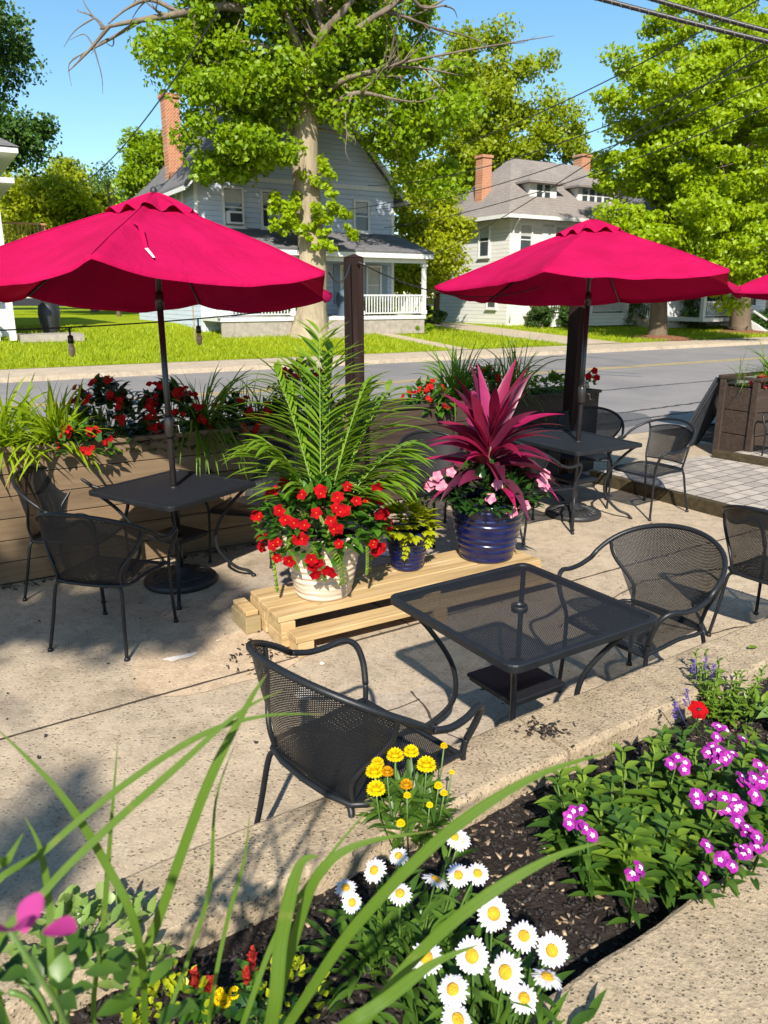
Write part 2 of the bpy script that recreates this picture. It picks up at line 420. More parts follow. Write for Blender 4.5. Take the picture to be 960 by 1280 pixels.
    M['lf_olive'] = leafmat('leaf_olive', [(.23, .33, .008), (.30, .38, .010), (.34, .40, .012), (.18, .28, .006)], .5, tcol=(.36, .38, .0))
    M['lf_dark'] = leafmat('leaf_dark', [(.03, .085, .012), (.055, .125, .014), (.08, .155, .014)], .3)
    M['lf_hedge'] = leafmat('leaf_hedge', [(.02, .055, .008), (.04, .09, .010), (.06, .115, .012)], .22)
    M['lf_yel'] = leafmat('leaf_yellowgreen', [(.33, .40, .008), (.42, .46, .010), (.26, .34, .008)], .5, tcol=(.34, .36, .0))
    M['strapleaf'] = leafmat('strap_leaf', [(.07, .16, .012), (.11, .22, .014), (.16, .27, .018)], .35, .4, tcol=(.22, .34, .01))
    M['straplime'] = leafmat('strap_leaf_lime', [(.26, .40, .012), (.36, .48, .018), (.20, .33, .012)], .45, .4, tcol=(.36, .44, .01))
    M['fgblade'] = leafmat('foreground_blade', [(.075, .145, .012), (.10, .18, .016), (.13, .215, .02)], .38, .4, tcol=(.18, .28, .015))
    m, nt, out = newmat('streaked_blade'); tc = N(nt, 'TexCoord').outputs['UV']; sx = N(nt, 'SeparateXYZ', {0: tc})
    st = noise_t(nt, N(nt, 'Mapping', {'Vector': tc, 'Scale': (16, .9, 1)}).outputs[0], 1.0, 5, .7); bl = noise_t(nt, coords(nt, 'World'), 22, 4)
    col = ramp(nt, st, [(.3, (.05, .105, .010)), (.5, (.085, .16, .014)), (.72, (.15, .24, .03))])
    col = mixc(nt, ramp(nt, bl, [(.62, (0, 0, 0)), (.72, (.55, .55, .55))]), col, (.20, .20, .05))
    col = mixc(nt, ramp(nt, sx.outputs[1], [(.93, (0, 0, 0)), (.99, (.9, .9, .9))]), col, (.20, .13, .05))
    p = N(nt, 'BsdfPrincipled', {'Base Color': col, 'Roughness': .5, 'Specular IOR Level': .3, 'Normal': N(nt, 'Bump', {'Height': st, 'Strength': .5, 'Distance': .002}).outputs[0]})
    tr = N(nt, 'BsdfTranslucent', {'Color': mixc(nt, .5, col, (.20, .30, .015))}); mx = N(nt, 'MixShader', {0: .35, 1: p.outputs[0], 2: tr.outputs[0]}); nt.links.new(mx.outputs[0], out.inputs[0]); M['fgblade'] = m
    M['palm'] = leafmat('palm_leaflet', [(.12, .24, .016), (.17, .31, .022), (.24, .37, .03)], .42, .35, tcol=(.25, .34, .02))
    M['palmstem'] = simple('palm_stem', (.20, .27, .06), (.14, .2, .05), 6, .5)
    M['begleaf'] = leafmat('begonia_leaf', [(.018, .04, .010), (.045, .035, .018), (.03, .075, .014), (.06, .11, .02)], .22, .3)
    M['glossleaf'] = leafmat('glossy_leaf', [(.03, .10, .012), (.055, .15, .014), (.09, .20, .018)], .28, .28, spec=.5)
    M['deepleaf'] = leafmat('deep_leaf', [(.012, .045, .010), (.022, .07, .012), (.04, .10, .014)], .22, .3, spec=.5)
    M['bedleaf'] = leafmat('bed_leaf', [(.035, .085, .012), (.06, .13, .016), (.10, .19, .022)], .3, .4)
    M['bedlight'] = leafmat('bed_leaf_light', [(.09, .17, .018), (.15, .25, .025), (.20, .30, .03)], .35, .4, tcol=(.28, .36, .02))
    M['chart'] = leafmat('chartreuse_leaf', [(.36, .42, .010), (.46, .50, .014), (.28, .36, .01)], .35, .4, tcol=(.5, .5, .0))
    M['cord'] = leafmat('cordyline_leaf', [(.06, .012, .03), (.12, .010, .04), (.36, .012, .085), (.42, .03, .14), (.045, .014, .022), (.24, .010, .045), (.09, .03, .05), (.40, .012, .09)], .28, .3, tcol=(.5, .01, .06), spec=.5)
    M['vari'] = leafmat('variegated_leaf', [(.20, .31, .07), (.24, .34, .08), (.12, .22, .04), (.36, .42, .16)], .35, .4)
    M['hosta'] = leafmat('hosta_leaf', [(.17, .29, .07), (.22, .34, .09)], .3, .45)
    M['stem'] = simple('green_stem', (.06, .12, .02), (.09, .16, .03), 20, .5)
    M['red'] = leafmat('red_petal', [(.34, .003, .006), (.46, .006, .010), (.27, .002, .006)], .25, .85, tcol=(.7, .0, .0), spec=.08)
    M['redbeg'] = leafmat('begonia_petal', [(.36, .010, .008), (.48, .016, .012), (.30, .006, .010)], .25, .85, spec=.08)
    M['pinkpetal'] = leafmat('soft_pink_petal', [(.72, .26, .34), (.8, .36, .42), (.65, .16, .3)], .3, .85, spec=.08)
    M['phlox'] = leafmat('phlox_petal', [(.28, .010, .23), (.37, .018, .31), (.24, .014, .24), (.44, .06, .38)], .28, .85, spec=.08)
    M['phloxeye'] = simple('phlox_eye', (.85, .78, .84), (.8, .6, .78), 30, .5)
    M['white'] = leafmat('daisy_petal', [(.66, .645, .61), (.72, .71, .68), (.62, .60, .85)], .2, .85, spec=.08)
    M['disc'] = simple('daisy_disc', (.66, .36, .006), (.52, .26, .004), 90, .7, .8, 160, kind='World')
    M['yellow'] = leafmat('yellow_petal', [(.80, .58, .004), (.86, .64, .006), (.74, .48, .003)], .25, .85, spec=.08)
    M['orange'] = leafmat('orange_petal', [(.55, .24, .006), (.66, .32, .008)], .2, .6, spec=.08)
    M['purple'] = leafmat('purple_spike', [(.12, .07, .30), (.16, .10, .38), (.09, .05, .24)], .2, .6)
    M['celosia'] = leafmat('red_bract', [(.40, .02, .02), (.5, .05, .035), (.32, .015, .018)], .25, .85, spec=.08)
    M['magenta'] = leafmat('magenta_petal', [(.42, .04, .22), (.5, .07, .28)], .35, .85, spec=.08)
mats()
# ================================================================== SETTING
def struct(name, mb, m, smooth=False): return tag(mb.build(name, m, None, smooth), kind='structure')
def sheetTN(t0, t1, n0, n1, z):
    mb = MB(); mb.sheet([TN(t0, n0), TN(t1, n0), TN(t1, n1), TN(t0, n1)], z); return mb
def lawn_z(t, n):
    k = min(max((t-12)/16, 0), 1); sl = .072*(1-k) + .036*k
    return .13 + sl*min(max(n-23.1, 0), 11) + .02*math.sin(t*.5)*min(max((n-24)/4, 0), 1)
# base sheet to the horizon
mb = MB(); mb.sheet([(-900, -60), (900, -60), (900, 1500), (-900, 1500)], -.03); struct('ground', mb, M['soil'])
struct('patio', sheetTN(-9, 9.5, -3, 7.85, 0), M['patio'])
struct('road', sheetTN(-90, 160, 7.85, 20.6, .004), M['asphalt'])
for off in (15.68, 15.93):
    struct('road_marking', sheetTN(-60, 120, off, off+.13, .008), M['roadpaint'])
mb = MB(); mb.poly([TN(-90, 20.6), TN(160, 20.6), TN(160, 20.8), TN(-90, 20.8)], -.02, .13); struct('kerb', mb, M['walk'])
mb = MB(); mb.poly([TN(-90, 20.802), TN(160, 20.802), TN(160, 23.0), TN(-90, 23.0)], -.02, .122); struct('sidewalk', mb, M['walk'])
def lawn_strip(t0, t1, n0, n1, dz=0.0, nt=60, nn=16):
    mb = MB(); mb.grid(lambda u, v: (lambda t, n: TN(t, n, lawn_z(t, n)+dz))(t0+(t1-t0)*u, n0+(n1-n0)*v), nt, nn); return mb
struct('lawn', lawn_strip(-70, 130, 23.0, 34.5, 0, 240, 24), M['lawn'], True)
struct('lawn', lawn_strip(-70, 130, 34.5, 110, 0, 60, 6), M['lawn'], True)
struct('driveway', lawn_strip(22.6, 25.6, 23.0, 46, .012, 4, 24), M['walk'])
struct('path', lawn_strip(16.75, 17.6, 23.0, 28.6, .012, 3, 12), M['walk'])

# tufts of grass standing on the lawn
def tufts(n, t0, t1, n0, n1, h):
    tt = NR.uniform(t0, t1, n); q = n0 + (n1-n0)*NR.random(n)**1.3
    z = np.array([lawn_z(a, b) for a, b in zip(tt, q)]); keep = ~(((tt > 22.5) & (tt < 25.7)) | ((tt > 16.7) & (tt < 17.7) & (q < 28.6)))
    tt, q, z = tt[keep], q[keep], z[keep]; n = len(tt)
    P = np.stack([tt*UD.x + q*ND.x, tt*UD.y + q*ND.y, z], 1); a = NR.uniform(0, 6.28, n); s = np.stack([np.cos(a), np.sin(a), np.zeros(n)], 1)
    hh = (h*(.5+NR.random(n)))[:, None]; tip = P + np.stack([NR.normal(size=n)*.4, NR.normal(size=n)*.4, np.ones(n)], 1)*hh
    w = hh*.16; v = np.stack([P - s*w, P + s*w, tip + s*w*.3, tip - s*w*.3], 1).reshape(-1, 3)
    return npmesh('grass', v, np.arange(n*4).reshape(n, 4), M['lf_grass'])
tag(tufts(60000, -6, 40, 23.02, 33, .085), kind='stuff')
# joints, cracks, patches on the patio
def strip(pts, w, z, jit=0.0):
    P = [V((p[0], p[1], 0)) for p in pts]; out = []
    if jit:
        Q = []
        for a, b in zip(P[:-1], P[1:]):
            n = max(2, int((b-a).length/.07))
            for i in range(n):
                q = a.lerp(b, i/n); q += V((RS.uniform(-jit, jit), RS.uniform(-jit, jit), 0)); Q.append(q)
        P = Q + [P[-1]]
    mb = MB(); vs = []
    for i, p in enumerate(P):
        t = (P[min(i+1, len(P)-1)] - P[max(i-1, 0)]).normalized(); s = V((-t.y, t.x, 0))*w*(RS.uniform(.6, 1.3) if jit else 1)
        vs += [p-s+V((0, 0, z)), p+s+V((0, 0, z))]
    mb.add(vs, [(2*i, 2*i+1, 2*i+3, 2*i+2) for i in range(len(P)-1)]); return mb
A = V((-1.8, 3.14, 0)); d0 = (V((0, 4.31, 0))-A).normalized()
struct('expansion_joint', strip([A-d0*4, A+d0*9], .008, .006, .003), M['joint'])
pd = V((-d0.y, d0.x, 0))
for k in (-.35, 2.35):
    a = A + d0*k
    struct('expansion_joint', strip([a+pd*.02, a+pd*3.2] if k > 0 else [a-pd*1.2, a], .005, .006, .003), M['joint'])
a = V((.15, 3.6, 0)); struct('crack', strip([a, a+V((.1, -.35, 0)), a+V((.33, -.6, 0))], .006, .006, .012), M['joint'])
struct('crack', strip([(.18, 3.5), (-.25, 3.2), (-.32, 2.95)], .005, .006, .010), M['joint'])
struct('crack', strip([(1.1, 4.4), (1.9, 5.2), (2.9, 5.6), (4.2, 6.3)], .006, .006, .012), M['joint'])
struct('crack', strip([(1.35, 4.75), (2.0, 4.3), (2.7, 4.6)], .006, .006, .012), M['joint'])
struct('crack', strip([(-.98, 4.6), (-.45, 5.25), (.3, 5.75)], .006, .006, .02), M['joint'])
def blob(c, rx, ry, rz, z, n=40, rough=.16):
    ph = [RS.uniform(0, 6.28) for _ in range(5)]
    pts = []
    for i in range(n):
        a = 2*PI*i/n; r = 1 + sum(rough/(k+1)*math.sin((k+2)*a+ph[k]) for k in range(5))
        x, y = rx*r*math.cos(a), ry*r*math.sin(a)
        pts.append((c[0]+x*math.cos(rz)-y*math.sin(rz), c[1]+x*math.sin(rz)+y*math.cos(rz)))
    mb = MB(); mb.sheet(pts, z); return mb
struct('patio_patch', blob((-.88, 4.02), .56, .38, R(48), .004), M['patch'])
struct('patio_patch', blob((-.72, 5.05), .42, .30, R(35), .004, rough=.1), M['greyslab'])
struct('patio_patch', blob((.15, 3.35), .5, .33, R(20), .004), M['greyslab'])
for c, rx, ry, rz in (((-1.17, 3.98), .075, .035, .5), ((-.40, 3.58), .075, .06, .3), ((.05, 5.85), .22, .10, .5), ((-1.0, 4.2), .012, .01, 0), ((-.35, 3.9), .02, .012, 1)):
    struct('paint_mark', blob(c, rx, ry, rz, .008, 28, .3), M['whitepaint'])

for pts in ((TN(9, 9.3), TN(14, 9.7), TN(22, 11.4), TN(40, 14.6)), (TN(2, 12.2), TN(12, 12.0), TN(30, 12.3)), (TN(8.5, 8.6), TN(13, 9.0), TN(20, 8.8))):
    struct('wire_shadow_streak', strip(pts, .035, .010, .03), M['wire_shadow'])  # dark strips painted on the road as shadow streaks of the overhead wires
struct('road_shadow_patch', blob(TN(8.2, 9.2), 2.6, .9, STREET, .008, rough=.08), M['asphalt_shadow'])  # painted shade: flat dark patch extending the umbrella shadow on the road
# paved terrace with timber edging
Pn = V((2.38, 8.3, 0)); pe = V((.515, -.857, 0)); pu = V((.88, .475, 0))
poly = [Pn, Pn+pe*4.3, Pn+pe*4.3+pu*6, Pn+pu*6]
mb = MB(); mb.poly(poly, -.02, .125); struct('paved_terrace', mb, M['pavers'])
t = thing('timber_edging', 'weathered timber edging along the paved terrace', 'edging')
mb = MB(); mb.bar(Pn+V((-.05, .04, .062)), Pn+pe*4.3+V((-.05, .04, .062)), .075, .135, .006); mb.build('timber', M['edging'], t)
q = Pn+pe*4.3+V((-.05, -.04, .062)); mb = MB(); mb.bar(q, q+pu*4, .075, .135, .006); mb.build('timber', M['edging'], t)
b0 = V((4.02, 9.1, .165)); mb = MB(); mb.bar(b0, b0+V((.98, -1.25, 0)), .10, .09, .006)
tag(mb.build('timber_beam', M['edging']), 'greenish timber beam lying on the paved terrace below the dark planter', 'beam')

# raised bed in front: two concrete curbs, soil between
WD = V((.832, .555, 0)); WN = V((-.555, .832, 0))
def curb(p0, L, w, h, nseg, sd, front=False):
    """rounded concrete kerb wall, p0 = outer (far) foot of the left end"""
    prof = [(0, -.05), (0, h-.018), (.005, h-.006), (.018, h), (w-.018, h), (w-.005, h-.006), (w, h-.018), (w, -.05)]
    mb = MB(); vs = []
    for i in range(nseg+1):
        s = L*i/nseg
        for (a, z) in prof:
            p = V(p0) + WD*s - WN*a + V((0, 0, z))
            q = noise.noise(p*5+V((sd, 0, 0)))*.004 + noise.noise(p*30)*.0025
            vs.append(p + WN*q + V((0, 0, q*.8 if z > 0 else 0)))
    m = len(prof)
    fs = [(i*m+j, i*m+j+1, (i+1)*m+j+1, (i+1)*m+j) for i in range(nseg) for j in range(m-1)]
    fs += [tuple(range(m)), tuple(nseg*m+j for j in range(m-1, -1, -1))]
    mb.add(vs, fs); return mb
C0 = V((-.36, 2.085, 0)); LJ = 1.06
o = curb(C0 - WD*3.2, 3.2+LJ-.008, .285, .40, 150, 1).build('concrete_curb', M['curb'], None, False)
tag(o, 'tan concrete curb between the patio and the flower bed, left of the joint', 'curb wall')
o = curb(C0 + WD*(LJ+.008), 3.6, .285, .402, 130, 2).build('concrete_curb', M['curb'], None, False)
tag(o, 'tan concrete curb with a heap of crumbs on it, right of the joint by the mesh table', 'curb wall')
D0 = V((.26, 1.345, 0))
o = curb(D0 - WD*.35, 4.2, .62, .40, 150, 3).build('concrete_curb', M['curb'], None, False)
tag(o, 'broad near concrete curb filling the lower right corner below the flowers', 'curb wall')
mb = MB()
def soilz(p): return .30 + .02*noise.noise(V(p)*3) + .012*noise.noise(V(p)*14)
def soilp(u, v):
    p = C0 - WN*(.27+v*1.3) + WD*(-2.6+u*6.4); p.z = soilz(p); return p
mb.grid(soilp, 170, 34); struct('bed_soil', mb, M['soil'], True)
# mulch chips
def chips(n, area, name, size=(.008, .028), zoff=.004):
    vs = np.zeros((n*8, 3)); fs = np.zeros((n*6, 4), int)
    cube = np.array([(x, y, z) for x in (-.5, .5) for y in (-.5, .5) for z in (-.5, .5)])
    fc = np.array([(0, 1, 3, 2), (4, 6, 7, 5), (0, 4, 5, 1), (2, 3, 7, 6), (0, 2, 6, 4), (1, 5, 7, 3)])
    for i in range(n):
        p = area(); d = np.array([RS.uniform(*size), RS.uniform(.004, .012), RS.uniform(.002, .006)])
        e = Matrix.Rotation(RS.uniform(0, 6.3), 3, 'Z') @ Matrix.Rotation(RS.gauss(0, .35), 3, 'X') @ Matrix.Rotation(RS.gauss(0, .35), 3, 'Y')
        c = cube*d; c[:, 0] *= (1+.4*c[:, 1]/max(d[1], 1e-5))
        vs[i*8:i*8+8] = c @ np.array(e).T + np.array(p) + np.array((0, 0, zoff)); fs[i*6:i*6+6] = fc + i*8
    return npmesh(name, vs, fs, M['chip'])
def bedpt():
    p = C0 - WN*(.285+RS.random()**1.0*.95) + WD*RS.uniform(-1.3, 2.8); p.z = soilz(p); return p
tag(chips(9000, bedpt, 'mulch'), kind='stuff')
def wallpt():
    a = RS.uniform(0, 6.28); r = abs(RS.gauss(0, .045)); p = V((.62, 2.57, .404)) + V((math.cos(a)*r*1.3, math.sin(a)*r, 0)); return p
tag(chips(90, wallpt, 'crumbs', (.006, .03), .003), kind='stuff')
def pallpt():
    return V((-.72+RS.gauss(0, .10), 3.98+RS.gauss(0, .13), .010))
tag(chips(70, pallpt, 'leaf_litter', (.008, .03), .003), kind='stuff')
def basept_():
    return TN(RS.uniform(-.5, 3.1), 5.76 - abs(RS.gauss(0, .06)), .006)
tag(chips(220, basept_, 'leaf_litter', (.006, .03), .003), kind='stuff')
def patpt():
    return V((RS.uniform(-3, 3.5), RS.uniform(2.6, 7), .006))
tag(chips(160, patpt, 'debris', (.004, .018), .002), kind='stuff')

# ================================================================== SUN, SKY, CAMERA
w = bpy.data.worlds.new('World'); SC.world = w; w.use_nodes = True
nt = w.node_tree; nt.nodes.clear()
SUNV = V((.05, 1.25, -1.0)).normalized()
elev = math.asin(-SUNV.z)
sky = nt.nodes.new('ShaderNodeTexSky'); sky.sky_type = 'NISHITA'; sky.sun_disc = False
sky.sun_elevation = elev; sky.sun_rotation = R(180) + math.atan2(.05, 1.25); sky.air_density = 1.0; sky.dust_density = .35; sky.ozone_density = 2.2
hs = N(nt, 'HueSaturation', {'Color': sky.outputs[0], 'Saturation': 1.15, 'Value': 1.12, 'Hue': .488})
bg = N(nt, 'Background', {'Color': hs.outputs[0], 'Strength': SKY}); wo = nt.nodes.new('ShaderNodeOutputWorld')
nt.links.new(bg.outputs[0], wo.inputs[0])
sl = bpy.data.lights.new('sun', 'SUN'); sl.energy = SUN; sl.angle = R(1.0); sl.color = (1, .93, .82)
so = bpy.data.objects.new('sun', sl); COL.objects.link(so); so.rotation_euler = SUNV.to_track_quat('-Z', 'Y').to_euler(); so.location = (0, -5, 20)
cam = bpy.data.cameras.new('camera'); co = bpy.data.objects.new('camera', cam); COL.objects.link(co); SC.camera = co
cam.sensor_fit = 'VERTICAL'; cam.sensor_height = 36; cam.sensor_width = 27; cam.lens = FPX/1280*36
cam.clip_start = .05; cam.clip_end = 4000
co.location = (0, 0, CAMZ); co.rotation_euler = (PI/2 - PITCH, 0, 0)
cam.dof.use_dof = True; cam.dof.focus_distance = 4.2; cam.dof.aperture_fstop = 5.8
SC.view_settings.view_transform = 'Standard'; SC.view_settings.look = 'None'; SC.view_settings.gamma = 1; SC.view_settings.exposure = EXPO
SC.view_settings.use_curve_mapping = False
SC.cycles.max_bounces = 10; SC.cycles.diffuse_bounces = 6; SC.cycles.transparent_max_bounces = 24; SC.cycles.use_denoising = True
SC.cycles.sample_clamp_indirect = 6

# ================================================================== FURNITURE
IRON, MESH = M['iron'], M['mesh']
def mir(p, s): return V((p[0]*s, p[1], p[2]))
def make_chair(label, panel=False):
    t = thing('patio_chair', label, 'chair', group='black mesh patio chairs')
    def hoop(ph, k=1.0):
        return V((.352*k*math.sin(ph), -.03 - .315*max(math.cos(ph), 0)**.85, .665 + .195*max(math.cos(ph), 0)**.75))
    pts = [hoop(-PI/2 + PI*i/32) for i in range(33)]
    mb = MB(); mb.tube(pts, .0125, 8)
    PH = R(71) if not panel else R(46)
    for s in (-1, 1):
        top = hoop(s*PH); mb.tube(smooth_path([V((s*.205, -.215, .425)), V((s*.222, -.225, .52)), V((top.x*.93, top.y-.012, top.z-.09)), top], 5), .0095, 8)
    if panel:
        a, b = V((-.207, -.222, .475)), V((.207, -.222, .475)); mb.tube(smooth_path([a, V((0, -.262, .475)), b], 6), .007, 6)
        mb.tube([V((hoop(-PH+2*PH*i/12).x*.97, hoop(-PH+2*PH*i/12).y, hoop(-PH+2*PH*i/12).z-.055)) for i in range(13)], .007, 6)
    mb.build('back_frame', IRON, t, True)
    mb = MB()
    def back(u, v):
        ph = (u*2-1)*PH; top = hoop(ph)
        if panel: top = V((top.x*.97, top.y, top.z-.055))
        s = u*2-1; z0 = .475 if panel else .425
        bot = V((s*.2, -.215-.045*(1-s*s), z0))
        if not panel:
            # outer wings stop at the stile line
            bot = V((s*.207, -.215-.02*(1-s*s), .425))
        p = bot.lerp(top, v); p.y -= .018*math.sin(PI*v)*(1-s*s); return p
    mb.grid(back, 22, 10, lambda u, v: (u*.66, v*.44)); mb.build('backrest', MESH, t, True)
    # seat
    def seat(u, v):
        s = u*2-1; wv = .215 + .025*v; y = -.225+.455*v
        z = .425 - .014*math.sin(PI*v)*(1-s*s) + (-.02*((v-.85)/.15)**2 if v > .85 else 0)
        return V((s*wv, y, z))
    mb = MB(); mb.grid(seat, 12, 12, lambda u, v: (u*.48, v*.47)); mb.build('seat', MESH, t, True)
    mb = MB(); ring = smooth_path([V((-.205, -.225, .422)), V((.205, -.225, .422)), V((.232, .0, .422)), V((.243, .205, .415)), V((.20, .235, .402)), V((-.20, .235, .402)), V((-.243, .205, .415)), V((-.232, .0, .422))], 4, True)
    mb.tube(ring, .0105, 8, closed=True); mb.build('seat_frame', IRON, t, True)
    for s in (-1, 1):
        arm = smooth_path([mir(p, s) for p in ((.352, -.03, .665), (.352, .05, .640), (.345, .13, .636), (.333, .20, .645), (.312, .245, .618), (.285, .258, .55), (.256, .245, .47))], 5)
        mb = MB(); mb.tube(arm, .0125, 8); mb.build('armrest', IRON, t, True)
        mb = MB(); mb.tube(smooth_path([mir(p, s) for p in ((.256, .245, .47), (.248, .238, .40), (.25, .243, .2), (.256, .255, .012))], 4), .0105, 8)
        mb.lathe([(0, 0), (.016, 0), (.016, .014), (.011, .02)], (s*.256, .255, 0), 8); mb.build('leg', IRON, t, True)
        mb = MB(); mb.tube(smooth_path([mir(p, s) for p in ((.252, -.30, .012), (.232, -.265, .2), (.219, -.238, .36), (.205, -.226, .405), (.165, -.223, .415), (0, -.223, .415))], 4), .0105, 8)
        mb.lathe([(0, 0), (.016, 0), (.016, .014), (.011, .02)], (s*.252, -.30, 0), 8); mb.build('leg', IRON, t, True)
    return t
def place(o, x, y, head, label=None):
    o.scale = (1, 1, 1)
    """head: direction the chair faces, degrees from +x"""
    o.location = (x, y, 0); o.rotation_euler = (0, 0, R(head-90))
    if label: o['label'] = label
    return o
chair = make_chair('black mesh armchair nearest the camera, its back to the flower bed curb')
place(chair, -.08, 2.41, 43); chair.scale = (1.06, 1.06, 1.03)
for x, y, h, lab in (
    (1.27, 3.52, 213, 'black mesh armchair facing left across the near empty mesh table'),
    (2.38, 4.25, 36, 'black mesh armchair cut off by the right edge behind the near table'),
    (-1.64, 4.30, 76, 'black mesh armchair at the left table with its back to the camera'),
    (-2.14, 5.07, -4, 'black mesh armchair between the left table and the brown planter, sunlit back'),
    (-1.05, 5.80, 256, 'black mesh armchair behind the left table, half hidden by the palm'),
    (2.12, 7.85, 250, 'black mesh armchair behind the right table, nearest the road'),
    (1.30, 6.44, 31, 'black mesh armchair left of the right table, right beside the blue pot'),
    (.50, 6.33, 301, 'black mesh armchair in shade behind the small blue pot and palm'),
    (4.95, 9.0, 200, 'black mesh armchair against the dark planter on the paved terrace')):
    place(copy_tree(chair), x, y, h, lab)
c2 = make_chair('black armchair with an inner framed mesh panel, right of the right table', True); place(c2, 2.54, 7.12, 213)

def make_table(label, hole=True):
    t = thing('patio_table', label, 'table', group='square black patio tables')
    h = .415; z = .715
    mb = MB()
    def top(u, v): return V(((u*2-1)*(h-.012), (v*2-1)*(h-.012), z-.004))
    mb.grid(top, 10, 10, lambda u, v: (u*.83, v*.83)); mb.build('tabletop', MESH, t)
    out = []
    for cx, cy, a0 in ((1, 1, 0), (-1, 1, 90), (-1, -1, 180), (1, -1, 270)):
        for k in range(5):
            a = R(a0+k*22.5); r = .045; out.append((cx*(h-r)+r*math.cos(a), cy*(h-r)+r*math.sin(a)))
    mb = MB(); n = len(out); vs = []
    for f, zz in ((1.0, z-.028), (1.0, z-.002), (.992, z+.003), (.94, z+.003), (.935, z-.006), (.94, z-.028)): vs += [(p[0]*f, p[1]*f, zz) for p in out]
    fs = [(a*n+i, a*n+(i+1) % n, ((a+1) % 6)*n+(i+1) % n, ((a+1) % 6)*n+i) for a in range(6) for i in range(n)]
    mb.add(vs, fs); mb.build('table_rim', IRON, t)
    mb = MB(); mb.lathe([(.026, -.02), (.026, .006), (.034, .007), (.036, .003), (.036, -.02)], (0, 0, z), 24); mb.build('umbrella_ring', IRON, t, True)
    mb = MB(); mb.box((0, 0, .365), (.31, .31, .018), bev=.004); mb.box((0, 0, .348), (.29, .29, .014)); mb.build('shelf', IRON, t)
    for sx, sy in ((1, 1), (-1, 1), (-1, -1), (1, -1)):
        q = smooth_path([V((sx*a, sy*a, b)) for a, b in ((.375, .695), (.335, .655), (.27, .56), (.208, .43), (.188, .31), (.205, .20), (.28, .085), (.345, .045), (.37, .01))], 4)
        mb = MB(); mb.tube(q, .0125, 8); mb.lathe([(0, 0), (.019, 0), (.019, .014), (.012, .02)], (sx*.37, sy*.37, 0), 8); mb.build('leg', IRON, t, True)
    return t
TABA = (.585, 3.045)
tab = make_table('black mesh table with an empty umbrella hole, nearest the flower bed'); tab.location = (.585, 3.045, 0); tab.rotation_euler.z = R(33)
def solid_top(t):
    for ch in KIDS[t.name]:
        if ch.name.startswith('tabletop'): ch.data = ch.data.copy(); ch.data.materials[0] = M['mesh_fine']
t2 = copy_tree(tab); solid_top(t2); t2['label'] = 'black square table under the left crimson umbrella'; t2.location = (-1.48, 5.2, 0); t2.rotation_euler.z = R(-32)
t3 = copy_tree(tab); solid_top(t3); t3['label'] = 'black square table under the crimson umbrella in the right half'; t3.location = (1.80, 6.96, 0); t3.rotation_euler.z = R(31)
t4 = copy_tree(tab); solid_top(t4); t4['label'] = 'black square table mostly hidden behind the pink leaved plant'; t4.location = (1.32, 7.62, 0); t4.rotation_euler.z = R(31)

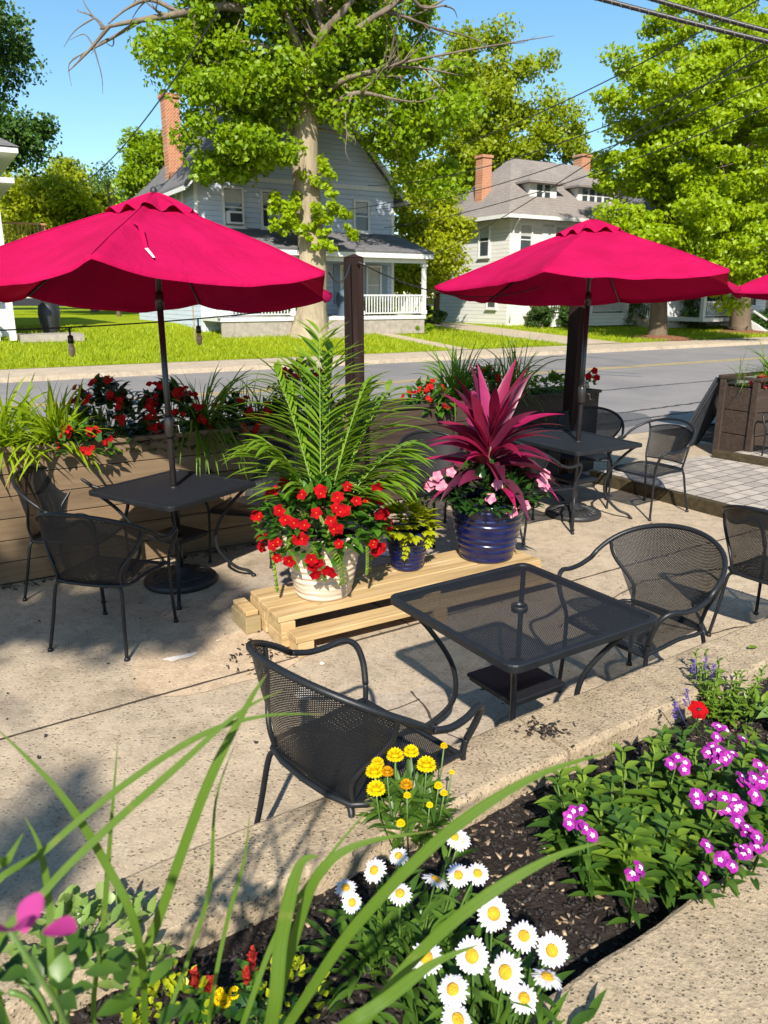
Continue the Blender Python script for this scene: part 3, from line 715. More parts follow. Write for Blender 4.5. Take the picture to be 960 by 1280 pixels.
def make_umbrella(label, loc, pole_lean, hexrot, tilt, seed, sag=.06, rad=1.36):
    t = thing('patio_umbrella', label, 'umbrella', loc, 0, 'crimson patio umbrellas')
    rs = random.Random(seed); RR = rad
    mb = MB(); mb.tube([(0, 0, .02), (0, 0, 1.3), (0, 0, 2.02)], .0205, 14); mb.build('pole', M['pole'], t, True)
    mb = MB(); mb.tube([(0, 0, 1.06), (0, 0, 1.08), (0, 0, 1.2), (0, 0, 1.22)], [.026, .034, .034, .026], 14); mb.build('crank_housing', M['pole'], t, True)
    h = MB(); h.tube([(0.03, -.01, 1.15), (.07, -.02, 1.15), (.075, -.022, 1.10), (.095, -.03, 1.10)], .007, 6); h.build('crank_handle', M['pole'], t, True)
    # tilting head: pivot at z 2.02
    T = Matrix.Translation((0, 0, 2.0)) @ Matrix.Rotation(R(tilt), 4, 'X') @ Matrix.Translation((0, 0, -2.0))
    def X(p): return T @ V(p)
    mb = MB(); mb.tube([X((0, 0, 1.99)), X((0, 0, 2.60))], .0185, 12); mb.tube([(0, 0, 1.92), (0, 0, 2.03)], .028, 12); mb.build('tilt_joint', M['pole'], t, True)
    mb = MB(); mb.tube([X((0, 0, 2.16)), X((0, 0, 2.20))], .045, 12); mb.build('hub', M['pole'], t, True)
    rib = [R(hexrot+60*k) for k in range(6)]
    zr = lambda r: 2.60 - .53*(r/RR)**1.08
    def canopy(sector, w, r, lift=0):
        a, b = rib[sector], rib[(sector+1) % 6]
        p = V((math.cos(a), math.sin(a), 0)).lerp(V((math.cos(b), math.sin(b), 0)), w)*r
        q = 4*w*(1-w)
        z = zr(r) - sag*q*(r/RR)**1.6
        p *= 1 - .035*q*(r/RR)**3          # scalloped hem
        z += .010*noise.noise(V((p.x*3+seed, p.y*3, 2))) + .009*noise.noise(V((w*7+sector*5, r*1.6, seed))) + .007*math.sin(7*w*PI)*(r/RR)**2*noise.noise(V((sector, r*3, seed))) + .011*math.exp(-(min(w, 1-w)*14)**2)
        return X((p.x, p.y, z+lift))
    mb = MB(); ns = 24; nr = 22
    vs = []; fs = []
    for j in range(nr+1):
        r = .17 + (RR-.17)*j/nr
        for s in range(6):
            for i in range(ns): vs.append(canopy(s, i/ns, r))
    W = 6*ns
    for j in range(nr):
        for i in range(W): fs.append((j*W+i, j*W+(i+1) % W, (j+1)*W+(i+1) % W, (j+1)*W+i))
    # turned hem
    base = nr*W
    k0 = len(vs)
    for i in range(W): p = vs[base+i]; vs.append(p + V((0, 0, -.022)))
    for i in range(W): fs.append((base+i, base+(i+1) % W, k0+(i+1) % W, k0+i))
    mb.add(vs, fs); cn = mb.build('canopy', M['canvas'], t, True)
    mb = MB(); vs = []; fs = []; nr2 = 6
    for j in range(nr2+1):
        r = .012 + .30*j/nr2
        for s in range(6):
            for i in range(ns):
                w_ = i/ns; p = canopy(s, w_, r, 0); q = 4*w_*(1-w_)
                vs.append(p + V((0, 0, .045 - .03*(j/nr2)**2 + .022*(j/nr2)**2*math.sin(w_*4*PI)*1.0 + .012*q*(j/nr2))))
    for j in range(nr2):
        for i in range(W): fs.append((j*W+i, j*W+(i+1) % W, (j+1)*W+(i+1) % W, (j+1)*W+i))
    mb.add(vs, fs); mb.build('vent', M['canvas'], t, True)
    for k in range(6):
        mb = MB(); mb.tube([canopy(k, 0, .31 + (RR-.31)*q/16) + V((0, 0, .001)) for q in range(17)], .0042, 5); mb.build('seam', M['canvas'], t, True)
    mb = MB(); e = X((0, 0, 2.655)); mb.ell(e, (.024, .024, .03), 10, 6); mb.tube([X((0, 0, 2.59)), e], .012, 8); mb.build('finial', M['dark'], t, True)
    for k in range(6):
        mb = MB(); pts = [canopy(k, 0, r) + V((0, 0, -.018)) for r in (.05, .4, .8, 1.1, RR-.015)]
        mb.tube(pts, .0085, 6); mid = canopy(k, 0, .66) + V((0, 0, -.018)); mb.tube([X((.03*math.cos(rib[k]), .03*math.sin(rib[k]), 2.18)), mid], .007, 6); mb.build('rib', M['pole'], t, True)
    return t, canopy
u1, can1 = make_umbrella('large crimson umbrella with a dangling tie over the left table', (-1.48, 5.2, 0), 0, -88, -5.4, 3, .075, 1.29)
u2, can2 = make_umbrella('crimson umbrella with black finial over the right table', (1.80, 6.96, 0), 0, -118, -5.6, 5, .03)
u3, can3 = make_umbrella('crimson umbrella of which only the left tip shows at the right edge', (5.78, 10.1, 0), 0, -180, -3, 9, .04)
# tie strap on the left umbrella
mb = MB()
a, b = can1(0, .07, .66), can1(0, .20, 1.02)
mb.blade([a+V((0, -.012, .012)), a.lerp(b, .3)+V((.02, -.02, .03)), a.lerp(b, .7)+V((.01, -.02, .02)), b+V((0, -.012, .012))], [.008, .013, .011, .009], V((0, -.3, 1)), .05); st = mb.build('tie_strap', M['canvas'], u1, True)
mb = MB(); mb.blade([b+V((0, -.014, .014)), b.lerp(can1(0, .24, 1.13), 1)+V((0, -.014, .014))], [.009, .006], V((0, -.3, 1)), .05); tip = mb.build('strap_tip', M['strap'], st)
def umb_base(label, loc, style):
    t = thing('umbrella_base', label, 'umbrella base', loc, 0, 'round black umbrella bases')
    mb = MB(); mb.lathe([(0, 0), (.25, 0), (.262, .012), (.26, .035), (.245, .05), (.19, .056), (.18, .066), (.10, .072), (.09, .082), (.045, .09), (.04, .12), (0, .12)], (0, 0, 0), 48)
    if style:
        for k in range(24): a = 2*PI*k/24; mb.bar((.10*math.cos(a), .10*math.sin(a), .074), (.235*math.cos(a), .235*math.sin(a), .054), .008, .014)
    else:
        for k in range(12):
            a = 2*PI*k/12; c = V((.15*math.cos(a), .15*math.sin(a), .066)); mb.tube([c+V((.045*math.cos(q), .045*math.sin(q), 0)) for q in [2*PI*j/12 for j in range(12)]], .006, 6, closed=True)
    mb.build('disc', M['cast'], t, True)
    mb = MB(); mb.tube([(0, 0, .08), (0, 0, .40)], .0275, 14); mb.build('sleeve', M['pole'], t, True)
    k = MB(); k.tube([(.03, 0, .35), (.06, 0, .35)], .008, 6); k.ell((.065, 0, .35), .014, 8, 5); k.build('knob', M['pole'], t, True)
    return t
umb_base('round cast base with scroll pattern under the left table', (-1.48, 5.2, 0), 0)
umb_base('round base with radiating ridges under the right table', (1.80, 6.96, 0), 1)

# ---------------------------------------------------------------- timber platform with pots
PO = V((-.60, 4.075, 0)); pr = R(30.5)
t = thing('timber_platform', 'low platform of new pale timbers carrying the pots', 'platform', PO, pr)
L = 2.0
for k in range(3):
    mb = MB(); mb.box((L/2+RS.uniform(-.015, .015), .08+.163*k, .193), (L, .158, .036), bev=.004); mb.build('deck_board', M['pine'], t)
for (x0, y0, z0, lx, ly, lz) in ((.045, .12, .135, .09, .26, .076), (.045, .38, .135, .09, .24, .076), (.05, .10, .056, .10, .22, .078), (.05, .37, .056, .10, .26, .078),
                                (L-.05, .25, .135, .09, .5, .076), (L-.05, .25, .056, .10, .5, .078), (1.1, .25, .135, .09, .46, .076), (1.1, .25, .056, .10, .46, .078)):
    mb = MB(); mb.box((x0, y0, z0), (lx, ly, lz), bev=.004); mb.build('block', M['pine'], t)
for x0 in (.06, 1.0):
    mb = MB(); mb.box((x0+.035, -.075, .046), (.10, .14, .088), bev=.004); mb.build('block', M['pine'], t)
mb = MB(); mb.box((1.03, -.075, .112), (2.0, .142, .038), bev=.004); mb.build('step_board', M['pine'], t)
mb = MB(); mb.box((-.055, .43, .055), (.10, .26, .105), bev=.005); mb.build('block', M['pine_old'], t)
mb = MB(); mb.box((-.05, .45, .125), (.08, .24, .03), bev=.004); mb.build('block', M['pine'], t)
for (x, y) in ((.02, .08),):
    pass
def pot(label, name, loc, rb, rt, h, m, ribs):
    t = thing(name, label, 'pot', loc)
    prof = [(0, 0), (rb*.94, 0), (rb, .012)]
    nb = 34
    for i in range(nb+1):
        f = i/nb; r = rb + (rt-rb)*f**.85
        r += ribs*math.sin(f*2*PI*8)
        prof.append((r, .015 + (h-.055)*f))
    prof += [(rt+.012, h-.035), (rt+.014, h-.008), (rt+.004, h), (rt-.012, h-.004), (rt-.02, h-.03), (rt-.03, h-.06)]
    mb = MB(); mb.lathe(prof, (0, 0, 0), 56); mb.build('pot_body', m, t, True)
    mb = MB(); mb.lathe([(0, h-.045), (rt-.02, h-.05)], (0, 0, 0), 24); mb.build('potting_soil', M['soil'], t)
    return t
PW = V((-.38, 4.46, .211)); PS = V((.16, 4.93, .211)); PB = V((.73, 5.16, .211))
pot('wide cream pot with wavy ribs at the left end of the platform', 'flower_pot', PW, .170, .245, .42, M['pot_white'], .0035)
pot('small dark blue pot between the cream pot and the big blue pot', 'flower_pot', PS, .105, .150, .285, M['pot_blue'], .0025)
pot('large cobalt blue ribbed pot at the right end of the platform', 'flower_pot', PB, .185, .262, .445, M['pot_blue'], .005)

# ---------------------------------------------------------------- planters, posts, board
def planter(label, t0, t1, n0, dep, h, m, rows, cap=True, name='wooden_planter'):
    t = thing(name, label, 'planter', TN(t0, n0), STREET)
    L = t1-t0; rh = (h-.03)/rows
    for nm, (a, b, rot) in (('front_side', ((0, 0), (L, 0), 0)), ('back_side', ((0, dep), (L, dep), 0))):
        mb = MB()
        for k in range(rows): mb.box((L/2, a[1], .015+rh*(k+.5)), (L, .036, rh-.006), bev=.003)
        mb.build(nm, m, t)
    for x in (.018, L-.018):
        mb = MB()
        for k in range(rows): mb.box((x, dep/2, .015+rh*(k+.5)), (.034, dep-.04, rh-.006), bev=.003)
        mb.build('end_side', m, t)
    if cap:
        mb = MB(); mb.box((L/2, -.012, h), (L+.03, .065, .034), bev=.004); mb.build('cap_rail', m, t)
        mb = MB(); mb.box((L/2, dep+.012, h), (L+.03, .065, .034), bev=.004); mb.build('cap_rail', m, t)
        for x in (0, L): mb = MB(); mb.box((x, dep/2, h-.003), (.065, dep-.05, .03), bev=.004); mb.build('cap_rail', m, t)
    mb = MB(); mb.box((L/2, dep/2, h-.12), (L-.08, dep-.05, .05)); mb.build('potting_soil', M['soil'], t)
    return t
pl1 = planter('long brown board planter behind the left table', -1.6, 3.12, 5.80, .50, .98, M['planter'], 6)
pl2 = planter('dark stained board planter behind the right table', 3.45, 6.72, 6.34, .46, .95, M['planter_dark'], 5)
pl3 = thing('wooden_planter', 'square ended dark planter on the far side of the paved terrace', 'planter', (4.62, 9.42, 0), STREET)
for k in range(3):
    mb = MB(); mb.box((.0, .25, .16+.30*k), (.03, .44, .29), bev=.004); mb.build('end_side', M['planter_dark'], pl3)
    mb = MB(); mb.box((.9, .0, .16+.30*k), (1.8, .03, .29), bev=.004); mb.build('front_side', M['planter_dark'], pl3)
    mb = MB(); mb.box((.9, .5, .16+.30*k), (1.8, .03, .29), bev=.004); mb.build('back_side', M['planter_dark'], pl3)
for y in (.02, .48):
    mb = MB(); mb.box((-.02, y, .5), (.045, .085, 1.0), bev=.004); mb.build('corner_post', M['planter_dark'], pl3)
for a, d in (((.9, -.01, 1.02), (1.9, .08, .04)), ((.9, .51, 1.02), (1.9, .08, .04)), ((-.01, .25, 1.018), (.08, .43, .036))):
    mb = MB(); mb.box(a, d, bev=.004); mb.build('cap_rail', M['planter_dark'], pl3)
mb = MB(); mb.box((.9, .25, .90), (1.74, .44, .04)); mb.build('potting_soil', M['soil'], pl3)
def post(label, x, y, h, w):
    t = thing('wooden_post', label, 'post', (x, y, 0), STREET)
    mb = MB(); mb.box((0, 0, h/2), (w, w, h), bev=.006); mb.build('shaft', M['post'], t)
    mb = MB(); mb.poly([(-w/2-.0, -w/2), (w/2, -w/2), (w/2, w/2), (-w/2, w/2)], h+.0005, h+.002)
    b = len(mb.v); mb.add([(-w/2, -w/2, h+.002), (w/2, -w/2, h+.002), (w/2, w/2, h+.002), (-w/2, w/2, h+.002), (0, 0, h+.03)], [(0, 1, 4), (1, 2, 4), (2, 3, 4), (3, 0, 4)]); mb.build('post_cap', M['post'], t)
    k = MB(); k.tube([(0, -w/2, h-.06), (0, -w/2-.03, h-.055), (0, -w/2-.03, h-.03)], .005, 6); k.build('hook', M['iron'], t, True)
P1 = V((-.25, 6.56, 0)); P2 = V((2.05, 8.25, 0))
post('dark wooden post in front of the big tree trunk', P1.x, P1.y, 2.31, .125)
post('dark wooden post behind the right umbrella pole', P2.x, P2.y, 2.3, .155)
# folded sandwich board leaning against the planter end
t = thing('sandwich_board', 'dark folded sign board leaning against the far dark planter', 'sign board', (3.86, 10.02, 0), R(48))
for dx in (0, .045):
    a0 = V((0, 0, 0)); ln = V((.23, -.40, 1.0)); off = V((.5, -.32, 0)).normalized()*dx
    c = [a0+off, a0+V((.78, 0, 0))+off, a0+V((.78, 0, 0))+ln+off, a0+ln+off]
    mb = MB(); nrm = (c[1]-c[0]).cross(c[3]-c[0]).normalized()
    for p, q in ((c[0], c[3]), (c[1], c[2])): mb.bar(p, q, .035, .04, .003, V((1, 0, 0)))
    for p, q in ((c[0].lerp(c[3], .03), c[1].lerp(c[2], .03)), (c[0].lerp(c[3], .97), c[1].lerp(c[2], .97))): mb.bar(p+V((.02, 0, 0)), q-V((.02, 0, 0)), .03, .04)
    mb.build('frame', M['dark'], t)
    mb = MB(); P = [c[0].lerp(c[2], .03), c[1].lerp(c[3], .03), c[2].lerp(c[0], .03), c[3].lerp(c[1], .03)]
    mb.add([p+nrm*.006 for p in P]+[p-nrm*.006 for p in P], [(0, 1, 2, 3), (7, 6, 5, 4), (0, 4, 5, 1), (1, 5, 6, 2), (2, 6, 7, 3), (3, 7, 4, 0)]); mb.build('panel', M['board'], t)

# ---------------------------------------------------------------- string lights
def catenary(a, b, sag, n=24):
    return [V(a).lerp(V(b), i/n) - V((0, 0, sag*4*(i/n)*(1-i/n))) for i in range(n+1)]
def string_light(label, a, b, sag, bulbs):
    t = thing('string_light', label, 'string light')
    pts = catenary(a, b, sag); mb = MB(); mb.tube(pts, .0055, 6); mb.build('cable', M['cable'], t, True)
    for f in bulbs:
        p = pts[int(f*24)]
        s = MB(); s.tube([p, p-V((0, 0, .05)), p-V((0, 0, .055)), p-V((0, 0, .105))], [.006, .006, .018, .02], 10); so_ = s.build('socket', M['cable'], t, True)
        g = MB(); g.lathe([(.012, -.10), (.022, -.13), (.024, -.155), (.016, -.185), (.0, -.198)], p, 12); g.build('bulb', M['bulb'], so_, True)
sa = atY(0, 403, 5.0); sb = atY(262, 393, 5.9)
dirr = (sb-sa)
string_light('string light hanging low behind the left umbrella with two bulbs', sa-dirr*.9, sb+dirr*.30, .05, (.565, .86))
string_light('string light cable from the left umbrella tip up to the dark post', u1.location+can1(1, 0, 1.29)+V((0.02, 0, 0.0)), P1+V((-.02, -.07, 2.27)), .10, ())
string_light('string light cable sagging between the two dark posts', P1+V((.05, -.05, 2.27)), P2+V((-.1, -.05, 2.25)), .26, ())
# ================================================================== PLANTS
def rdir(el0, el1, az=None, rs=RS):
    a = rs.uniform(0, 2*PI) if az is None else az
    e = R(rs.uniform(el0, el1)); return V((math.cos(a)*math.cos(e), math.sin(a)*math.cos(e), math.sin(e)))
PROF = {'oval': (.12, .62, .95, 1, .82, .45, .03), 'lance': (.18, .7, 1, .92, .68, .36, .02), 'strap': (.8, 1, 1, .95, .85, .6, .04), 'heart': (.5, 1.0, .98, .82, .55, .25, .02), 'petal': (.2, .55, .85, 1, .98, .75, .25)}
def leaf(mb, p, d, L, w, droop=.3, prof='oval', fold=.25, n=6, upv=None):
    """one leaf from p along d, bending down by droop"""
    p = V(p); d = V(d).normalized(); pts = []; q = p.copy(); k = d.copy()
    pr_ = PROF[prof]; m = len(pr_)
    for i in range(n+1):
        pts.append(q.copy()); k = (k + V((0, 0, -droop/n))).normalized(); q = q + k*(L/n)
    ws = []
    for i in range(n+1):
        f = i/n*(m-1); a = int(f); b = min(a+1, m-1); ws.append(w*.5*(pr_[a]*(1-(f-a)) + pr_[b]*(f-a)))
    up = V((0, 0, 1)) if abs(d.z) < .93 else V((math.sin(p.x*50), math.cos(p.y*57), .2))
    if upv is not None: up = upv
    mb.blade(pts, ws, up, fold)
    return pts[-1], pts
def flower5(mb, c, nrm, r, np_=5, w=.85, cup=.25, prof='petal', jit=.15, n=3):
    """open flower of np_ petals round axis nrm"""
    nrm = V(nrm).normalized(); x = nrm.orthogonal().normalized(); y = nrm.cross(x)
    a0 = RS.uniform(0, 6.28)
    for k in range(np_):
        a = a0 + 2*PI*k/np_ + RS.uniform(-jit, jit)*.5
        d = (x*math.cos(a)+y*math.sin(a)); d = (d + nrm*cup).normalized()
        pts = [V(c) + d*(r*i/n) - nrm*(.22*r*(i/n)**2) for i in range(n+1)]
        m = PROF[prof]; ws = []
        for i in range(n+1):
            f = i/n*(len(m)-1); q = int(f); b = min(q+1, len(m)-1); ws.append(r*w*.5*(m[q]*(1-(f-q))+m[b]*(f-q)))
        mb.blade(pts, ws, nrm, .30)
def strap_clump(mb, c, n, L, w, spread=.05, lean=(0, 0), el=(45, 88), droop=(1.0, 2.2), rs=RS, az=None):
    for i in range(n):
        p = V(c) + V((rs.gauss(0, spread), rs.gauss(0, spread), 0))
        d = rdir(el[0], el[1], None if az is None else rs.uniform(*az), rs) + V((lean[0], lean[1], 0))
        l = L*rs.uniform(.6, 1.1)
        leaf(mb, p, d, l, w*rs.uniform(.7, 1.15), rs.uniform(*droop), 'strap', .3, 8)
def grassplant(label, loc, n, L, w, m, group=None, name='strap_leaf_plant', **k):
    mb = MB(); strap_clump(mb, (0, 0, 0), n, L, w, **k)
    t = thing(name, label, 'plant', loc, 0, group); mb.build('leaves', m, t, True); return t
def mound(label, name, loc, rx, ry, rz, n, L, w, m, prof='oval', droop=.5, group=None, cat='plant', fold=.22, outward=.6, stems=6):
    """bushy leafy mound: leaves over and through an ellipsoid"""
    t = thing(name, label, cat, loc, 0, group); mb = MB()
    for i in range(n):
        d = rdir(-25, 88); r = RS.uniform(.45, 1.0)**.6
        p = V((d.x*rx*r, d.y*ry*r, max(d.z, -.15)*rz*r + rz*.12))
        dd = V((d.x, d.y, d.z*.5+.15))*outward + rdir(-20, 60)*.6
        leaf(mb, p, dd, L*RS.uniform(.6, 1.15), w*RS.uniform(.7, 1.15), droop*RS.uniform(.5, 1.5), prof, fold, 4)
    mb.build('leaves', m, t, True)
    if stems:
        s = MB()
        for i in range(stems):
            d = rdir(35, 80); s.tube(smooth_path([V((0, 0, -.08)), V((d.x*rx*.4, d.y*ry*.4, rz*.4)), V((d.x*rx*.8, d.y*ry*.8, d.z*rz*.85))], 3), .004, 5)
        s.build('stems', M['stem'], t, True)
    return t
def surfpt(rx, ry, rz, el=(-10, 80), az=None):
    d = rdir(el[0], el[1], az); return V((d.x*rx, d.y*ry, d.z*rz + rz*.12)), d

# ---------------------------------------------------------------- plants in the long planters
def pl1p(x, y=.25, z=.90): return TN(-1.6, 5.80) + UD*x + ND*y + V((0, 0, z))
lime = [(2.02, .20, 'lime strap leaf clump spilling over the left end of the brown planter'), (2.38, .16, 'lime strap leaf clump beside the begonia, hanging over the brown planter front')]
for x, y, lab in lime:
    grassplant(lab, pl1p(x, y), 160, .58, .026, M['straplime'], 'strap leaf plants in the planters', el=(40, 88), droop=(.9, 2.0), lean=(.05, -.12))
grassplant('tall dark green strap leaf plant at the far left of the planter', pl1p(1.75, .3), 70, .62, .022, M['strapleaf'], 'strap leaf plants in the planters')
grassplant('green strap leaf clump hanging right behind the left umbrella pole', pl1p(3.48, .2), 130, .72, .018, M['strapleaf'], 'strap leaf plants in the planters', droop=(1.2, 2.6), lean=(.1, -.2))
grassplant('small strap leaf tuft in the planter just left of the palm', pl1p(3.95, .2), 80, .55, .015, M['strapleaf'], 'strap leaf plants in the planters')
grassplant('thin strap leaf tuft behind the begonia flowers', pl1p(2.75, .35), 45, .40, .014, M['strapleaf'], 'strap leaf plants in the planters')
def begonia(label, loc, rx, ry, rz, nl, nf, m=None, hang=False):
    t = mound(label, 'begonia', loc, rx, ry, rz, nl, .11, .062, m or M['begleaf'], 'heart', .7, 'red begonias in the planters', stems=8)
    for i in range(nf):
        p, d = surfpt(rx*1.05, ry*1.05, rz*1.05, (5, 75), R(RS.uniform(170, 370)))
        for k in range(RS.randint(2, 3)):
            f = MB(); c = p + V((RS.gauss(0, .018), RS.gauss(0, .018), RS.gauss(0, .018)))
            flower5(f, c, d + V((0, -.5, RS.uniform(-.4, .2))), RS.uniform(.022, .034), 4, 1.0, .45); f.build('flower', M['redbeg'], t, True)
    return t
begonia('dark leaved begonia with red flowers in the brown planter left of the umbrella pole', pl1p(2.78, .2), .36, .22, .44, 420, 24)
begonia('begonia with red flowers just behind the left umbrella pole', pl1p(3.22, .2), .30, .22, .40, 340, 16)
begonia('begonia trailing red flower clusters over the brown planter front', pl1p(2.52, -.06, .92), .20, .12, .15, 90, 10, M['glossleaf'])
begonia('bronze begonia with red flowers behind the palm fronds', pl1p(4.42, .28), .30, .24, .48, 340, 16)
# long stems of the begonia
begonia('small begonia with red flowers between the strap leaf tufts right of the umbrella pole', pl1p(3.72, .12), .24, .18, .28, 200, 9)
begonia('begonia with red flowers left of the palm, hanging over the planter rim', pl1p(4.12, .05), .24, .18, .24, 180, 9, M['glossleaf'])
def pl2p(x, y=.22, z=.88): return TN(3.45, 6.34) + UD*x + ND*y + V((0, 0, z))
grassplant('arching green strap leaf clump left of the pink leaved plant', pl2p(1.40), 170, .74, .02, M['strapleaf'], 'strap leaf plants in the planters', droop=(1.1, 2.3))
grassplant('broad strap leaf clump directly behind the pink leaved plant', pl2p(1.95), 110, .6, .018, M['strapleaf'], 'strap leaf plants in the planters', droop=(1.1, 2.3))
grassplant('fine strap leaf clump above the pink leaved plant', pl2p(2.2), 140, .76, .016, M['strapleaf'], 'strap leaf plants in the planters', droop=(1.2, 2.4))
begonia('begonia with sparse red flowers left of the pink leaved plant', pl2p(.95, .12), .26, .2, .24, 190, 9, M['glossleaf'])
begonia('begonia with small red flowers above the pink leaved plant', pl2p(1.75, .25), .28, .2, .34, 170, 8, M['glossleaf'])
mound('bright green bushy plant at the right end of the dark planter', 'leafy_plant', pl2p(2.78), .34, .22, .24, 300, .085, .055, M['bedlight'], 'heart', .5, cat='plant')
t = mound('leafy plant with a red flower behind the right umbrella pole', 'leafy_plant', pl2p(3.2, .1, .9), .12, .12, .22, 60, .07, .045, M['glossleaf'], 'heart', .5)
for q in ((.04, -.08, .28), (-.03, -.09, .22), (.08, -.05, .2)):
    f = MB(); flower5(f, q, (0, -1, .3), .045, 5, .9, .3); f.build('flower', M['red'], t, True)
# far right planter
q3 = lambda x, y=.25, z=.93: V((4.5, 9.3, 0)) + UD*x + ND*y + V((0, 0, z))
grassplant('spiky green grass clump in the dark planter at the right edge', q3(.78), 130, .62, .016, M['strapleaf'], 'strap leaf plants in the planters', el=(35, 88), droop=(.8, 1.8))
grassplant('sparse thin grass tuft at the end of the dark planter', q3(.12), 16, .52, .008, M['strapleaf'], 'strap leaf plants in the planters', el=(35, 88), droop=(.6, 1.5))
t = mound('low plant with red and orange leaves in the dark planter', 'coleus', q3(.3, .12), .17, .14, .10, 60, .06, .04, M['celosia'], 'heart', .4, stems=3)

# ---------------------------------------------------------------- pots: palm, mandevilla, vine, cordyline
pc = PW + V((0, 0, .40))
t = thing('palm', 'tall feathery palm rising from the cream pot', 'palm', pc)
def frond(base, az, el, L, droop, nl=22, ll=.30, mat=None, twist=0):
    st = MB(); lf = MB(); d = V((math.cos(az)*math.cos(el), math.sin(az)*math.cos(el), math.sin(el))); pts = []; q = V(base); n = 16
    for i in range(n+1):
        pts.append(q.copy()); d = (d + V((0, 0, -droop/n*(i/n)*1.6))).normalized(); q = q + d*(L/n)
    st.tube(pts, [.0062*(1-i/n*.8) for i in range(n+1)], 6)
    o = st.build('frond', M['palmstem'], t, True)
    sidev = V((-math.sin(az+twist), math.cos(az+twist), 0))
    for k in range(nl):
        f = .20 + .79*k/(nl-1); i = min(int(f*n), n-1); p = pts[i].lerp(pts[i+1], f*n-i); tg = (pts[i+1]-pts[i]).normalized()
        s = sidev - tg*sidev.dot(tg); s.normalize(); upv = s.cross(tg)
        for sg in (-1, 1):
            dd = tg*RS.uniform(.75, 1.0) + s*sg*RS.uniform(.75, .95)*(1-.45*(f-.3)) + upv*(-.22)*(1 if upv.z < 0 else -1)*-1 + rdir(-60, 60)*.16
            l = ll*(.5+.75*math.sin(PI*min((f-.12)/.95, 1)))*RS.uniform(.75, 1.12)
            leaf(lf, p, dd, l, .043, RS.uniform(.35, .9), 'lance', .3, 5)
    lf.build('leaflets', M['palm'], o, True)
# azimuth, elevation, length, droop from the photograph
for az, el, L, dr, ll, nl in ((85, 86, 1.25, .25, .28, 26), (155, 76, 1.05, .7, .30, 24), (35, 68, 1.0, .8, .33, 26), (8, 60, .82, 1.2, .30, 24), (165, 66, .74, 1.5, .32, 22),
                          (352, 56, .68, 1.3, .28, 22), (75, 64, 1.0, .9, .32, 22), (118, 74, 1.1, .7, .30, 22), (25, 56, .8, 1.1, .30, 22), (15, 76, 1.0, .7, .30, 24), (200, 72, .75, 1.5, .28, 18), (65, 82, 1.15, .3, .28, 24)):
    frond((RS.uniform(-.03, .03), RS.uniform(-.03, .03), -.05), R(az), R(el), L, dr, nl, ll)
def mandevilla():
    t = mound('bushy plant with bright red trumpet flowers spilling from the cream pot', 'mandevilla', pc + V((0, 0, .02)), .38, .35, .26, 760, .095, .050, M['glossleaf'], 'oval', .5, stems=10)
    lf = MB()
    for i in range(70):      # skirt over the rim
        a = RS.uniform(0, 6.28); p = V((.27*math.cos(a), .27*math.sin(a), RS.uniform(-.10, .02)))
        leaf(lf, p, V((math.cos(a), math.sin(a), -.3)), .075, .04, .6, 'oval', .2, 4)
    lf.build('skirt_leaves', M['glossleaf'], t, True)
    for k in range(6):
        a = R((200, 235, 265, 290, 330, 355)[k]); v = MB(); L = (.30, .12, .18, .22, .2, .15)[k]
        pts = [V((.27*math.cos(a), .27*math.sin(a), .02)), V((.32*math.cos(a), .32*math.sin(a), -.03)), V((.31*math.cos(a+.1), .31*math.sin(a+.1), -.03-L*.5)), V((.30*math.cos(a+.14), .30*math.sin(a+.14), -.03-L))]
        sp = smooth_path(pts, 5); v.tube(sp, .003, 5)
        for p in sp[3:]:
            for s in (-1, 1): leaf(v, p, V((math.cos(a+s*1.2), math.sin(a+s*1.2), -.3)), .04, .022, .5, 'oval', .2, 3)
        v.build('trailing_stem', M['bedlight'], t, True)
    for i in range(40):
        az = R(min(max(RS.gauss(268, 55), 150), 395)); p, d = surfpt(.41, .38, .30, (-28, 62), az)
        f = MB(); n = (d*.6 + V((0, -.75, RS.uniform(-.1, .5)))); flower5(f, p, n, RS.uniform(.030, .046), 5, .84, .30)
        g = MB(); g.ell(p + n.normalized()*.002, .0042, 6, 4)
        o = f.build('flower', M['red'], t, True); g.build("flower_center", M["orange"], o, True)
    for q in ((.0, -.33, -.10), (.05, -.34, -.14), (-.02, -.33, -.17), (.08, -.33, -.16), (-.03, -.32, -.13), (-.36, -.08, -.02), (.34, -.14, .30), (.36, -.12, .22), (.35, -.13, .13)):
        f = MB(); flower5(f, q, (RS.uniform(-.4, .4), -.8, -.3), .042, 5, .9, .5); f.build('flower', M['red'], t, True)
mandevilla()
def lobed(mb, p, d, L):
    for a in (-.9, -.35, 0, .35, .9):
        c = V(d).normalized(); rot = Matrix.Rotation(a, 3, V((0, 0, 1)).cross(c).cross(c).normalized() if abs(c.z) < .95 else V((0, 1, 0)))
        leaf(mb, p, rot @ c, L*(1 if a == 0 else .75), L*.42, .4, 'lance', .12, 4)
sc = PS + V((0, 0, .265))
t = thing('sweet_potato_vine', 'chartreuse lobed leaf vine spilling from the small blue pot', 'vine', sc); mb = MB()
for i in range(70):
    d = rdir(-15, 75, R(RS.uniform(140, 410))); lobed(mb, V((d.x*.15 - .02, d.y*.14 - .03, .04+d.z*.12)), d + V((0, -.4, .25)), RS.uniform(.09, .13))
for a, L in ((262, .16), (330, .08)):
    for k in range(5):
        p = V((.16*math.cos(R(a)), .16*math.sin(R(a)), .0 - L*k/5)); lobed(mb, p, V((math.cos(R(a+RS.uniform(-70, 70))), math.sin(R(a)), -.3)), RS.uniform(.045, .065))
mb.build('leaves', M['chart'], t, True)
